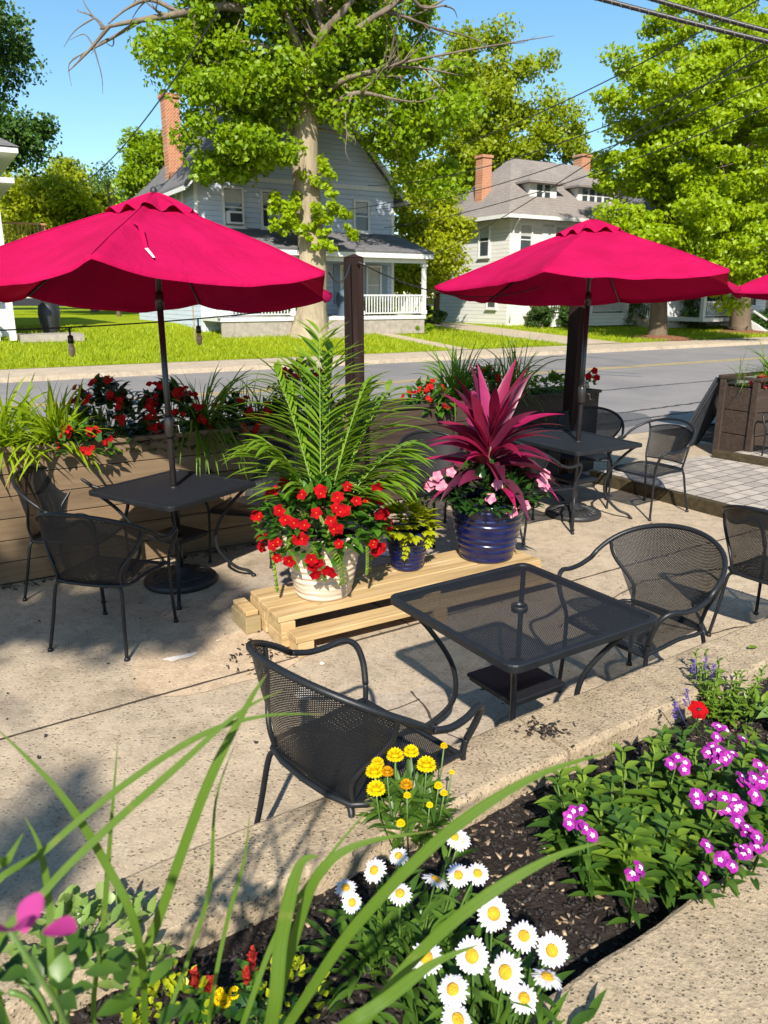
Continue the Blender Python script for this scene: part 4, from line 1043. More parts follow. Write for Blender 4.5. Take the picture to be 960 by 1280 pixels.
mound('dark fine leaved plant behind the chartreuse vine in the small pot', 'leafy_plant', sc + V((.07, .08, .03)), .13, .10, .15, 80, .07, .022, M['begleaf'], 'lance', .6)
bc = PB + V((0, 0, .42))
t = thing('cordyline', 'tall plant with magenta sword leaves in the big blue pot', 'plant', bc); mb = MB()
for i in range(64):
    f = i/63; az = i*2.4 + RS.uniform(-.4, .4); el = 8 + 62*f + RS.uniform(-12, 12); L = RS.uniform(.36, .50)*(1 + .06*f)
    d = V((math.cos(az)*math.cos(R(el)), math.sin(az)*math.cos(R(el)), math.sin(R(el))))
    leaf(mb, V((math.cos(az)*.012, math.sin(az)*.012, .10+.36*f)), (d + V((0, 0, .25))).normalized(), L*1.12, .118*RS.uniform(.65, 1.1), RS.uniform(.9, 1.9)*(1-.45*f), 'lance', .30, 10, V((RS.gauss(0, .35), RS.gauss(0, .35)-.2, 1)))
mb.build('leaves', M['cord'], t, True)
s = MB(); s.tube([(0, 0, -.05), (0, 0, .2), (.01, 0, .42)], [.02, .016, .008], 8); s.build('stem', M['bark'], t, True)
t = mound('glossy dark mound with soft pink flowers round the magenta plant', 'mandevilla', bc + V((0, 0, .015)), .36, .33, .20, 720, .10, .046, M['deepleaf'], 'oval', .5, stems=8)
for q in ((-.40, -.12, .14), (-.37, -.16, .19), (-.34, -.15, .12), (-.28, -.18, .22), (-.42, -.1, .10), (.20, -.30, .02), (-.03, -.33, .08), (.33, -.2, .16), (.36, -.15, .12), (.36, -.15, .2), (.12, -.3, -.02), (.02, -.28, .16)):
    f = MB(); flower5(f, q, (q[0]*.7, -1, .4), RS.uniform(.036, .048), 5, .85, .25); f.build('flower', M['pinkpetal'], t, True)

# ---------------------------------------------------------------- flower bed in front
def bedz(x, y): return soilz(V((x, y, 0)))
def UZ(px, py, z):
    a = px-480; b = py-640; k = (CAMZ-z)/(b*CC+FPX*SS); return V((a*k, (FPX*CC-b*SS)*k, z))
VIEW = V((0, -.62, .78))
def daisy(t, c, nrm, r, stem_to, cup=.08):
    r *= .88
    f = MB(); np_ = RS.randint(19, 24); nrm = V(nrm).normalized(); x = nrm.orthogonal().normalized(); y = nrm.cross(x)
    for ring, (rr, ln) in enumerate(((.30, 1.0), (.27, .86))):
        for k in range(np_):
            a = 2*PI*(k+.5*ring)/np_ + RS.uniform(-.08, .08); d = x*math.cos(a)+y*math.sin(a); cu = cup + RS.uniform(-.14, .10)
            l = r*ln*RS.uniform(.9, 1.06)
            pts = [V(c) + d*(r*.24 + (l-r*.24)*q) + nrm*(cu*l*q - .20*l*q*q + .0015*ring) for q in (0, .35, .7, 1.0)]
            f.blade(pts, [r*.055, r*.092, r*.098, r*.035], nrm, .22)
    o = f.build('flower', M['white'], t, True)
    g = MB(); Mx = nrm.to_track_quat('Z', 'Y').to_matrix(); g.ell(V(c)+nrm*.002, (r*.40, r*.40, r*.19), 14, 6, Mx); g.build('flower_center', M['disc'], o, True)
    s = MB(); s.tube(smooth_path([V(stem_to), V(stem_to).lerp(V(c), .6)+V((0, 0, .03)), V(c)-nrm*.004], 4), .0028, 5); s.build('stem', M['stem'], o, True)
def daisyplant(label, spots, base, nl, rx):
    b = V(base); t = thing('shasta_daisy', label, 'daisies', b, 0, 'shasta daisies in the flower bed'); mb = MB()
    for (px, py, z, r) in spots:
        c = UZ(px, py, z) - b
        n = V((RS.gauss(0, .34), -.40+RS.gauss(0, .32), .8)); daisy(t, c, n, r, V((c.x*.5, c.y*.5, .0)))
        for k in range(9):
            f = RS.uniform(.1, .85); p = V((c.x*(.5+.5*f), c.y*(.5+.5*f), c.z*f)); leaf(mb, p, rdir(0, 50), .075, .018, .5, 'lance', .2, 4)
    for i in range(nl):
        d = rdir(5, 80); r = RS.uniform(.3, 1); p = V((d.x*rx*r, d.y*rx*.7*r, d.z*.20*r)); leaf(mb, p, d + rdir(0, 60)*.6, RS.uniform(.06, .11), RS.uniform(.016, .026), .7, 'lance', .2, 4)
    mb.build('leaves', M['bedleaf'], t, True)
daisyplant('front clump of white daisies against the near curb', [(590, 1195, .60, .045), (632, 1215, .59, .046), (533, 1197, .60, .043), (566, 1237, .57, .040), (690, 1188, .58, .042), (684, 1222, .56, .041), (655, 1170, .59, .039), (655, 1248, .53, .038), (572, 1275, .54, .042), (617, 1142, .60, .047)], (.22, 1.33, .30), 240, .30)
daisyplant('rear clump of white daisies in front of the yellow flowers', [(545, 1100, .60, .040), (573, 1094, .59, .034), (597, 1092, .60, .034), (568, 1046, .60, .036), (468, 1088, .60, .036), (500, 1117, .58, .035), (498, 1070, .61, .030), (432, 1110, .57, .032), (440, 1128, .55, .030), (575, 1050, .58, .036)], (.04, 1.55, .30), 200, .26)
# yellow button flowers
def pompom(mb, c, r, n=3):
    for ring in range(n+1):
        th = PI*.5*ring/n; k = max(5, int(13*math.cos(PI*.5-th)+4))
        for j in range(k):
            a = 2*PI*j/k + ring; d = V((math.cos(a)*math.sin(th+.15), math.sin(a)*math.sin(th+.15), math.cos(th)))
            p = V(c) + d*r*.55; leaf(mb, p, d + V((0, 0, .15)), r*.62, r*.42, .3, 'petal', .2, 3)
yb = UZ(512, 1045, .33); t = thing('zinnia', 'yellow pompom flowers on an upright plant against the tan curb', 'flowers', yb); lf = MB()
for (px, py, z, r, kind) in ((470, 988, .60, .029, 0), (468, 966, .61, .028, 0), (484, 966, .605, .020, 1), (494, 946, .63, .028, 0), (514, 941, .64, .025, 0), (533, 958, .62, .031, 0), (472, 955, .625, .021, 0), (508, 982, .58, .020, 1), (555, 933, .64, .012, 0), (548, 983, .57, .014, 0), (555, 992, .56, .012, 0), (537, 1007, .54, .011, 0), (501, 1030, .50, .014, 0), (509, 995, .57, .012, 0), (565, 966, .6, .009, 0)):
    c = UZ(px, py, z) - yb; r *= .86; f = MB(); pompom(f, c, r); f.ell(c, r*.55, 8, 5); o = f.build('flower', M['orange'] if kind else M['yellow'], t, True)
    s = MB(); s.tube([V((c.x*.4, c.y*.4, -.03)), V((c.x*.9, c.y*.9, c.z*.6)), c - V((0, 0, r*.4))], .0025, 5); s.build('stem', M['stem'], o, True)
    for k in range(7):
        q = RS.uniform(.1, .8); p = V((c.x*(.4+.55*q), c.y*(.4+.55*q), c.z*q)); leaf(lf, p, rdir(10, 65), RS.uniform(.06, .10), .018, .6, 'lance', .2, 4)
for i in range(150):
    d = rdir(0, 80); r = RS.uniform(.2, 1); leaf(lf, V((d.x*.12*r, d.y*.10*r, d.z*.17*r)), d + rdir(0, 60)*.5, RS.uniform(.06, .10), .02, .6, 'lance', .2, 4)
lf.build('leaves', M['bedleaf'], t, True)
# phlox
def phlox_fl(t, c, nrm, r):
    f = MB(); flower5(f, c, nrm, r, 5, 1.05, .06, 'petal', .1, 3); o = f.build('flower', M['phlox'], t, True)
    g = MB(); flower5(g, V(c)+V(nrm).normalized()*.0035, nrm, r*.42, 5, .7, .1, 'lance', .1, 2); g.build('flower_center', M['phloxeye'], o, True)
def leafy_stem(mb, base, top, L, w, pairs):
    base = V(base); top = V(top); ax = (top-base)
    for k in range(pairs):
        f = .12 + .88*k/(pairs-1); p = base.lerp(top, f); a = k*1.57 + RS.uniform(-.3, .3); sz = L*(1.0 if f < .75 else 1.0-.55*(f-.75)/.25)
        for s in (0, PI): leaf(mb, p, V((math.cos(a+s), math.sin(a+s), .45 + .5*(f > .8))), sz*RS.uniform(.85, 1.1), w*RS.uniform(.85, 1.1), .65, 'lance', .25, 5)
    mb.tube([base, base.lerp(top, .5), top], .003, 5)
def phlox(label, base, stems, fl, clusters):
    b = V(base); t = thing('phlox', label, 'flowers', b, 0, 'magenta phlox in the flower bed'); d = MB(); l = MB()
    for i in range(stems):
        a = RS.uniform(0, 6.28); r = .225*math.sqrt(RS.random()); top = V((math.cos(a)*r*1.15, math.sin(a)*r*.9, RS.uniform(.12, .27)))
        leafy_stem(l if RS.random() < .38 else d, V((top.x*.7, top.y*.7, -.02)), top, RS.uniform(.08, .125), .033, 7)
    d.build('leaves', M['bedleaf'], t, True); l.build('light_leaves', M['bedlight'], t, True)
    for (px, py, z, n, sp) in clusters:
        c0 = UZ(px, py, z) - b
        st = MB(); st.tube([V((c0.x*.7, c0.y*.7, -.02)), c0 - V((0, 0, .025))], .003, 5); leafy_stem(st, V((c0.x*.8, c0.y*.8, .0)), c0 - V((0, 0, .02)), .07, .022, 5); st.build('stem', M['bedleaf'], t, True)
        for k in range(n):
            if n == 1: q = c0.copy()
            else:
                a = RS.uniform(0, 6.28); rr = sp*math.sqrt(RS.random()); q = c0 + V((math.cos(a)*rr, math.sin(a)*rr, RS.gauss(0, .012) - rr*.3))
            nn = V((RS.gauss(0, .35), -.5+RS.gauss(0, .3), .8)); phlox_fl(t, q, nn, RS.uniform(.018, .0235))
phlox('phlox with few magenta flowers and light green shoots, left one', UZ(782, 1075, .32), 52, 0, [(722, 1022, .60, 5, .03), (735, 1045, .58, 2, .02), (798, 1082, .58, 2, .015), (845, 952, .60, 7, .04)])
phlox('phlox covered in magenta flowers at the right edge of the bed', UZ(905, 1020, .32), 40, 0, [(905, 940, .60, 10, .055), (938, 975, .60, 9, .05), (890, 1000, .58, 6, .045), (925, 1005, .58, 7, .05), (912, 918, .60, 5, .045), (884, 1057, .56, 1, 0), (880, 1098, .54, 1, 0), (925, 1062, .56, 3, .03), (955, 1050, .56, 4, .03), (912, 1080, .55, 3, .025), (950, 960, .60, 5, .04), (935, 1030, .58, 4, .04)])
# salvia, dianthus, euonymus greens on the right
sb_ = UZ(893, 885, .31); t = thing('salvia', 'fresh green plant with purple flower spikes by the curb', 'flowers', sb_); l = MB()
for i in range(26):
    a = RS.uniform(0, 6.28); r = RS.uniform(0, .14); leafy_stem(l, (math.cos(a)*r, math.sin(a)*r, 0), (math.cos(a)*r*1.3, math.sin(a)*r*1.3, RS.uniform(.10, .22)), .045, .016, 7)
l.build('leaves', M['bedlight'], t, True)
for px, py in ((868, 824), (882, 822), (893, 830), (858, 862), (845, 878)):
    c = UZ(px, py, .52) - sb_; f = MB(); f.tube([V((c.x*.6, c.y*.6, 0)), c], .002, 5)
    for k in range(22): z = c.z - .075*k/22; leaf(f, V((c.x, c.y, z)), rdir(-10, 50), .014, .009, .2, 'oval', .2, 3)
    f.build('flower_spike', M['purple'], t, True)
db = UZ(873, 887, .46); t = thing('dianthus', 'single dark red flower with a dark eye next to the salvia', 'flower', db)
f = MB()
for ring in range(2): flower5(f, (0, 0, .004*ring), VIEW, .040-.01*ring, 6, .85, .12)
o = f.build('flower', M['red'], t, True); g = MB(); g.ell(VIEW*.004, (.010, .010, .006), 8, 5); g.build('flower_center', M['dark'], o, True)
s = MB(); s.tube([(0, 0, 0), (.01, .01, -.12)], .003, 5)
for k in range(8): leaf(s, (0, 0, -.02-.012*k), rdir(0, 50), .05, .01, .5, 'lance', .2, 4)
s.build('stem', M['bedleaf'], t, True)
hb_ = UZ(985, 905, .34); t = thing('hosta', 'broad pale green hosta leaves at the right edge', 'hosta', hb_); l = MB()
for a, L in ((195, .17), (165, .14), (230, .14), (110, .15), (300, .15), (20, .15)): leaf(l, (0, 0, .03), V((math.cos(R(a)), math.sin(R(a)), .75)), L, .105, 1.0, 'heart', .16, 8)
l.build('leaves', M['hosta'], t, True)
gb = UZ(935, 900, .32); mound('low yellow green foliage beside the hosta', 'leafy_plant', gb, .14, .10, .10, 110, .05, .02, M['bedlight'], 'oval', .4)
l1 = UZ(935, 813, .405); mb = MB(); leaf(mb, (0, 0, .012), (1, .3, .25), .06, .032, .5, 'oval', .2, 6); o = mb.build('fallen_leaf', M['bedlight'], None, True); o.location = l1; tag(o, 'single green leaf lying on the curb top by the salvia', 'leaf')
# lower left corner of the bed
eb = UZ(105, 1195, .36); t = mound('pale edged rounded leaves of a low shrub at the curb, lower left', 'euonymus', eb, .20, .13, .13, 170, .050, .029, M['vari'], 'oval', .4, stems=6)
cb_ = UZ(290, 1235, .34); t = thing('celosia', 'small plants with red pointed flower plumes on dark mulch', 'flowers', cb_); l = MB()
for px, py, z, h in ((315, 1192, .47, .055), (308, 1215, .44, .045), (243, 1218, .46, .045), (262, 1228, .43, .035)):
    c = UZ(px, py, z) - cb_; f = MB()
    for k in range(20): q = k/20; leaf(f, c + V((0, 0, -h+h*1.2*q)), rdir(35, 80), .026*(1.15-q*.6), .013, .1, 'oval', .25, 3)
    f.build('flower_plume', M['celosia'], t, True)
    for k in range(8): leaf(l, V((c.x, c.y, c.z-h-.01-.008*k)), rdir(5, 50), .06, .026, .5, 'lance', .2, 4)
l.build('leaves', M['glossleaf'], t, True)
for lab, px, py, n, rx in (('yellow green sedum heads at the lower left edge', 215, 1275, 130, .12), ('yellow green sedum heads between the long blades', 365, 1255, 70, .09)):
    q = UZ(px, py, .34); t = mound(lab, 'sedum', q, rx, rx*.7, .12, n, .026, .018, M['chart'], 'oval', .2, 'sedum in the flower bed', stems=0)
q = UZ(285, 1248, .38); t = thing('marigold', 'small yellow flower below the red plumes', 'flower', q); f = MB()
for k in range(5): pompom(f, (RS.gauss(0, .018), RS.gauss(0, .012), RS.gauss(0, .008)), .014, 2)
f.build('flower', M['yellow'], t, True); s = MB(); s.tube([(0, 0, 0), (0, 0, -.09)], .003, 5); s.build('stem', M['stem'], t, True)
q = UZ(330, 1278, .36); mound('blue green rounded leaves under the long blades', 'leafy_plant', q, .10, .07, .05, 40, .04, .032, M['deepleaf'], 'heart', .4)
# long foreground blades, each traced at its own depth and rooted in the bed
fb = V((-.33, 1.08, .31)); t = thing('daylily', 'long arching green blades rising close to the camera', 'plant', fb)
def fgblade(pts, w, root=None):
    P = [U(*p) - fb for p in pts]
    r = V(root) if root else V((RS.gauss(0, .05), RS.gauss(0, .04), 0))
    sp = smooth_path([r, r.lerp(P[0], .5) + V((0, 0, .05))] + P, 7); n = len(sp); mb = MB()
    ws = [w*.28*min(1, (1-i/(n-1))*3.2+.02)*(.75+.25*min(1, i/(n*.4))) for i in range(n)]
    mb.blade(sp, ws, V((.12, -.75, .65)), .35, True); mb.build('blade', M['fgblade'], t, True)
fgblade([(380, 1250, 1.22), (450, 1150, 1.16), (560, 1040, 1.12), (670, 970, 1.10), (772, 938, 1.1)], .030)
fgblade([(440, 1290, 1.12), (520, 1195, 1.10), (600, 1125, 1.08), (690, 1072, 1.08), (757, 1052, 1.08)], .030)
fgblade([(350, 1240, 1.2), (375, 1150, 1.17), (400, 1090, 1.15), (450, 1055, 1.15), (545, 1038, 1.16)], .028)
fgblade([(335, 1290, 1.1), (352, 1170, 1.08), (374, 1083, 1.08), (400, 1070, 1.08)], .036)
fgblade([(160, 1270, 1.15), (205, 1130, 1.12), (260, 980, 1.10), (310, 880, 1.1), (334, 842, 1.1)], .026, (-.1, .02, 0))
fgblade([(175, 1180, 1.05), (130, 1075, 1.02), (70, 985, 1.0), (-10, 905, 1.0)], .020, (-.12, 0, 0))
fgblade([(-20, 1140, .95), (60, 1060, .98), (150, 985, 1.0), (250, 920, 1.02), (330, 895, 1.04), (408, 893, 1.05)], .016, (-.3, -.06, .05))
fgblade([(-10, 1205, .95), (60, 1110, .97), (130, 1040, .99), (220, 960, 1.0), (300, 890, 1.02), (355, 862, 1.03)], .018, (-.28, -.05, .05))
fgblade([(118, 1280, 1.15), (130, 1150, 1.13), (140, 1020, 1.12), (148, 918, 1.12)], .014, (-.14, .02, 0))
fgblade([(70, 1250, 1.0), (62, 1130, 1.0), (50, 1060, 1.0), (30, 1020, 1.0)], .016, (-.2, 0, 0))
fgblade([(262, 1270, 1.2), (282, 1160, 1.2), (305, 1075, 1.2), (312, 1015, 1.2)], .012)
fgblade([(300, 1290, 1.2), (345, 1170, 1.2), (400, 1085, 1.2), (470, 1000, 1.22)], .016)
fgblade([(-10, 1110, .9), (10, 1075, .9), (30, 1040, .92)], .02, (-.4, -.08, .1))
fgblade([(420, 1290, 1.05), (480, 1250, 1.04), (540, 1205, 1.03), (600, 1180, 1.03)], .030)
fgblade([(210, 1290, 1.2), (235, 1200, 1.2), (262, 1110, 1.2), (270, 1000, 1.2), (296, 925, 1.2)], .012)
tb = U(22, 1225, .62); t = thing('pink_flower', 'blurred magenta flower close to the camera at the left edge', 'flower', tb); f = MB()
for q, d in (((0, 0, .09), (-.3, -.5, .6)), ((.0, 0, .09), (.5, -.4, .6)), ((-.02, .0, .085), (-.7, 0, .5)), ((.02, 0, .085), (.1, .6, .6)), ((.05, 0, .09), (.8, -.2, .35))): leaf(f, V(q)*.55, d, .030, .022, .35, 'petal', .35, 5)
f.build('petals', M['magenta'], t, True); s = MB(); s.tube([(0, 0, .05), (.01, .03, -.05), (.02, .25, -.8)], .0025, 6); s.build('stem', M['stem'], t, True)
lb = U(75, 1275, 1.0); mound('large blurred leaves in the lower left corner', 'leafy_plant', lb, .16, .09, .08, 46, .05, .028, M['bedleaf'], 'oval', .5)
# ================================================================== TREES
PERK = 3.3
def leafcloud(name, centers, radii, per, size, m, parent, flat=.75, updir=.5):
    """many folded leaves through a set of clumps; centres in parent space"""
    per = int(per*PERK)
    C = np.array(centers, float); Rr = np.array(radii, float); n = len(C)*per
    idx = np.repeat(np.arange(len(C)), per)
    d = NR.normal(size=(n, 3)); d /= np.linalg.norm(d, axis=1)[:, None]
    r = NR.random(n)**(1/2.0)
    P = C[idx] + d*r[:, None]*Rr[idx][:, None]*np.array((1, 1, flat))
    nn = NR.normal(size=(n, 3))*.75 + np.array((0, -.4, updir)) + d*.35; nn /= np.linalg.norm(nn, axis=1)[:, None]
    q = NR.normal(size=(n, 3)); x = np.cross(nn, q); x /= np.linalg.norm(x, axis=1)[:, None]; y = np.cross(nn, x)
    size = size*.52; per_k = 1
    s = (size*(.65+.7*NR.random(n)))[:, None]
    v = np.empty((n, 4, 3))
    v[:, 0] = P - y*s*.55; v[:, 1] = P + x*s*.36 + nn*s*.10; v[:, 2] = P + y*s*.6 - nn*s*.08; v[:, 3] = P - x*s*.36 + nn*s*.10
    f = np.arange(n*4).reshape(n, 4)
    return npmesh(name, v.reshape(-1, 3), f, m, parent)
def lobes(ells, nclump, rad, seed, hollow=.35):
    """clump centres spread through ellipsoids (cx,cy,cz,rx,ry,rz)"""
    rs = np.random.default_rng(seed); vol = np.array([e[3]*e[4]*e[5] for e in ells])**.8; vol /= vol.sum(); out = []
    for _ in range(nclump):
        e = ells[rs.choice(len(ells), p=vol)]; d = rs.normal(size=3); d /= np.linalg.norm(d); r = (hollow+(1-hollow)*rs.random())**.6
        out.append((e[0]+d[0]*e[3]*r, e[1]+d[1]*e[4]*r, e[2]+d[2]*e[5]*r))
    return out, list(rad*(.6+.8*rs.random(nclump)))
def tree(name, label, base, trunk, ells, nclump, rad, per, size, m, bark, seed, limbs=26, group=None, twist=.4, flat=.7, fork=.4, lr=.35, extra=()):
    """trunk = [(dx,dy,z,r)...]; crown from ellipsoids given relative to the base"""
    t = thing(name, label, 'tree', base, 0, group); rs = random.Random(seed)
    mb = MB(); tp = [V(q[:3]) for q in trunk]; sp = smooth_path(tp, 5); n = len(sp)
    rr = []
    for i in range(n):
        f = i/(n-1)*(len(trunk)-1); a = int(f); b = min(a+1, len(trunk)-1); rr.append(trunk[a][3]*(1-(f-a))+trunk[b][3]*(f-a))
    mb.tube(sp, rr, 12)
    cl, rd = lobes(ells, nclump, rad, seed)
    order = sorted(range(len(cl)), key=lambda i: rs.random())[:limbs]
    hi = tp[-1].z; lo = hi*fork
    for i in order:
        c = V(cl[i]); k = max(0, min(n-2, int(n*rs.uniform(fork, .98)))); 
        # leave the trunk below the clump
        for j in range(n-1, 0, -1):
            if sp[j].z < c.z - .25*(V((c.x, c.y, 0))-V((sp[j].x, sp[j].y, 0))).length and sp[j].z > lo: k = j; break
        a = sp[k]; r0 = min(rr[k]*lr*rs.uniform(.6, 1.1), .22); mid = a.lerp(c, .5) + V((rs.gauss(0, twist), rs.gauss(0, twist), rs.uniform(.0, twist)))
        pts = smooth_path([a, a.lerp(mid, .5)+V((rs.gauss(0, twist*.3), rs.gauss(0, twist*.3), .1)), mid, c], 4)
        mb.tube(pts, [r0*(1-.88*q/(len(pts)-1)) for q in range(len(pts))], 6)
    mb.build('trunk', M[bark], t, True)
    cl = cl + [e[:3] for e in extra]; rd = rd + [e[3] for e in extra]
    leafcloud('crown', cl, rd, per, size, M[m], t, flat)
    return t
def onlawn(px, py_y, t_off=0): pass
def basept(px, y):
    """ground point at world y seen under px"""
    x = 0
    for _ in range(6):
        zz = 1.6; x = (px-480)/FPX*(y*CC + zz*SS)
    p = V((x, y, 0)); tt = p.dot(UD); nn = p.dot(ND); p.z = lawn_z(tt, nn) if nn > 23 else .12
    return p
def EL(base, px, py, y, rx, ry, rz):
    p = atY(px, py, y) - base; s = y*1.03/FPX
    return (p.x, p.y, p.z, rx*s, ry, rz*s)
# ---- the big tree on the lawn
B = basept(388, 31); yb_ = 31
def TP(px, py, r): p = atY(px, py, yb_) - B; return (p.x, p.y, p.z, r)
trk = [(0, 0, -.2, 1.0), (0, 0, .25, .78), TP(390, 385, .58), TP(391, 330, .53), TP(384, 250, .51), TP(381, 170, .50), TP(388, 110, .46), TP(392, 60, .40), TP(400, -40, .3), TP(410, -160, .15)]
ells = [EL(B, 288, 145, 29.5, 58, 2.2, 55), EL(B, 240, 72, 30, 45, 2.0, 34), EL(B, 330, 60, 31, 95, 3, 70), EL(B, 335, 180, 29.5, 45, 1.4, 28), EL(B, 268, 195, 29.5, 32, 1.6, 26), EL(B, 420, 95, 33, 75, 2.5, 45),
        EL(B, 470, 55, 32, 75, 2.6, 50), EL(B, 520, 175, 31.5, 42, 1.6, 48), EL(B, 545, 125, 31, 35, 2, 50), EL(B, 350, -60, 31, 130, 4, 60), EL(B, 425, 125, 29.9, 40, .9, 40), EL(B, 375, 110, 29.7, 30, .7, 45), EL(B, 300, 20, 30, 70, 2, 40), EL(B, 275, 222, 29.5, 36, 1.0, 20), EL(B, 470, 150, 30.5, 50, 1.6, 40), EL(B, 540, 215, 31, 26, 1.4, 26), EL(B, 335, 215, 29.4, 16, .8, 14)]
cl = [];
for px, py, y, r in ((395, 275, 30.2, .45), (365, 265, 30.2, .5), (410, 300, 30.2, .35), (350, 285, 30.3, .35), (425, 262, 30.3, .45), (405, 225, 30.3, .5), (440, 290, 30.3, .2), (350, 255, 30.3, .45), (378, 292, 30.1, .3)):
    p = atY(px, py, y) - B; cl.append((p.x, p.y, p.z, r))
big = tree('broadleaf_tree', 'huge tree with pale patchy trunk in front of the blue house', B, trk, ells, 330, .75, 70, .34, 'lf_big', 'bark_pale', 21, 46, 'trees across the road', .5, .75, .45, .30)
for k, (x, y, z, r) in enumerate(cl):
    rs = np.random.default_rng(90+k); cc = [(x+rs.normal()*r*.55, y+rs.normal()*r*.4, z+rs.normal()*r*.6) for _ in range(7)]
    leafcloud('shoot', cc, [r*.55]*7, 13, .34, M['lf_maple'], big)
# dead limbs at its crown
mb = MB(); rs = random.Random(5)
def deadlimb(pts, r, depth=0):
    sp = smooth_path(pts, 5); mb.tube(sp, [r*(1-.8*i/(len(sp)-1)) for i in range(len(sp))], 6)
    if depth < 2:
        for k in range(5 if depth == 0 else 3):
            i = rs.randint(len(sp)//3, len(sp)-2); d = (sp[i+1]-sp[i]).normalized() + V((rs.gauss(0, .7), rs.gauss(0, .5), rs.gauss(0, .7))); l = (1.5 if depth == 0 else .8)*rs.uniform(.6, 1.2)
            a = sp[i]; deadlimb([a, a+d*l*.5+V((rs.gauss(0, .12), 0, rs.gauss(0, .12))), a+d*l], r*.4, depth+1)
def AB(px, py, y): return atY(px, py, y) - B
deadlimb([AB(388, 95, 31), AB(420, 60, 30), AB(470, 20, 29.5), AB(520, -10, 29.5)], .22)
deadlimb([AB(390, 95, 31), AB(400, 50, 30), AB(440, 0, 29.8), AB(455, -40, 29.8)], .25)
deadlimb([AB(392, 130, 31), AB(430, 100, 29.6), AB(480, 85, 29.2), AB(500, 70, 29.2)], .13)
deadlimb([AB(395, 145, 31), AB(440, 118, 29.6), AB(475, 120, 29.3), AB(500, 128, 29.2)], .12)
deadlimb([AB(385, 90, 31), AB(365, 40, 29.8), AB(355, 5, 29.6), AB(360, -30, 29.6)], .2)
deadlimb([AB(384, 60, 31), AB(300, 10, 29.5), AB(210, 20, 29.4), AB(160, 28, 29.3), AB(125, 36, 29.2)], .18)
deadlimb([AB(230, 20, 29.5), AB(190, 0, 29.4), AB(160, 10, 29.3), AB(135, 30, 29.3)], .09, 1)
mb.build('dead_limbs', M['twig'], big, True)
# ---- the maple on the right
B = basept(822, 36)
def TPr(px, py, r, y=36): p = atY(px, py, y) - B; return (p.x, p.y, p.z, r)
trk = [(0, 0, -.15, .62), (0, 0, .2, .44), TPr(824, 370, .36), TPr(828, 300, .33), TPr(838, 200, .27), TPr(848, 100, .17), TPr(852, 30, .06)]
ells = [EL(B, 865, 70, 36, 85, 3, 60), EL(B, 838, 130, 35, 85, 3.5, 42), EL(B, 900, 190, 35, 110, 3.6, 60), EL(B, 815, 205, 35, 68, 3, 38), EL(B, 855, 285, 34, 105, 3.4, 40), EL(B, 920, 290, 34, 80, 3, 55), EL(B, 795, 290, 34.5, 45, 2.4, 26),
        EL(B, 950, 100, 36, 60, 3, 70), EL(B, 880, 340, 33.6, 75, 2.4, 25), EL(B, 930, 365, 33.6, 40, 2, 22)]
tree('maple_tree', 'broad bright green maple with layered branches on the right lawn', B, trk, ells, 430, .72, 62, .34, 'lf_maple', 'bark', 33, 60, 'trees across the road', .3, .5, .12, .35)
B = basept(925, 41)
def TPq(px, py, r, y=41): p = atY(px, py, y) - B; return (p.x, p.y, p.z, r)
trk = [(0, 0, -.1, .75), (0, 0, .2, .55), TPq(927, 350, .45), TPq(935, 250, .4), TPq(940, 120, .25), TPq(940, 20, .1)]
tree('maple_tree', 'darker trunked maple at the right edge behind the bright one', B, trk, [EL(B, 930, 180, 41, 110, 4, 130), EL(B, 985, 60, 41, 90, 4, 100), EL(B, 960, 300, 41, 70, 3, 60)], 200, 1.0, 60, .42, 'lf_maple', 'bark', 34, 30, 'trees across the road', .4, .6, .25)
# ---- other trees further back
def simpletree(name, label, px, y, ells_px, ncl, rad, per, size, m, seed, tr=.25, top=None, bark='bark', flat=.75):
    B = basept(px, y); el = [EL(B, *e) for e in ells_px]; zt = max(e[2]+e[5]*.5 for e in el)
    trk = [(0, 0, -.2, tr*1.4), (0, 0, .5, tr), (.1, 0, zt*.5, tr*.8), (0, .1, zt*.8, tr*.5), (0, 0, zt, tr*.15)]
    return tree(name, label, B, trk, el, ncl, rad, per, size, M and m, bark, seed, 26, 'trees across the road', .4, flat, .2, .4)
simpletree('broadleaf_tree', 'tall olive green tree standing behind the grey roofed house', 618, 60, [(610, 110, 60, 75, 4, 55), (640, 170, 60, 75, 4, 50), (560, 190, 60, 60, 4, 50), (690, 200, 60, 50, 3, 40), (600, 215, 60, 90, 4, 30), (585, 90, 60, 40, 3, 40)], 190, 1.15, 60, .5, 'lf_olive', 41, .4)
simpletree('broadleaf_tree', 'small airy yellow green tree between the two houses', 545, 43, [(530, 265, 42, 38, 2, 28), (545, 320, 41, 40, 2, 32), (520, 345, 41, 35, 2, 25), (560, 290, 42, 25, 1.5, 20)], 85, .8, 55, .36, 'lf_yel', 42, .18)
simpletree('broadleaf_tree', 'dark green tree cut off by the upper left edge', -60, 42, [(-20, 60, 42, 45, 3, 70), (0, 165, 42, 40, 3, 28), (25, 165, 42, 35, 2, 22), (-70, 30, 42, 60, 3, 90), (10, 185, 42, 40, 2, 22)], 110, .95, 60, .38, 'lf_dark', 43, .3)
simpletree('broadleaf_tree', 'small tree left of the blue house in front of the chimney', 185, 40, [(185, 195, 40, 28, 1.4, 25), (200, 225, 40, 25, 1.2, 18), (175, 230, 40, 22, 1.2, 14)], 40, .7, 55, .34, 'lf_big', 44, .14)
simpletree('broadleaf_tree', 'round yellow green tree far behind the left umbrella', 70, 55, [(50, 265, 55, 50, 3.5, 38), (85, 250, 55, 38, 3, 30), (30, 290, 55, 40, 3, 40)], 90, 1.1, 60, .45, 'lf_yel', 45, .3)
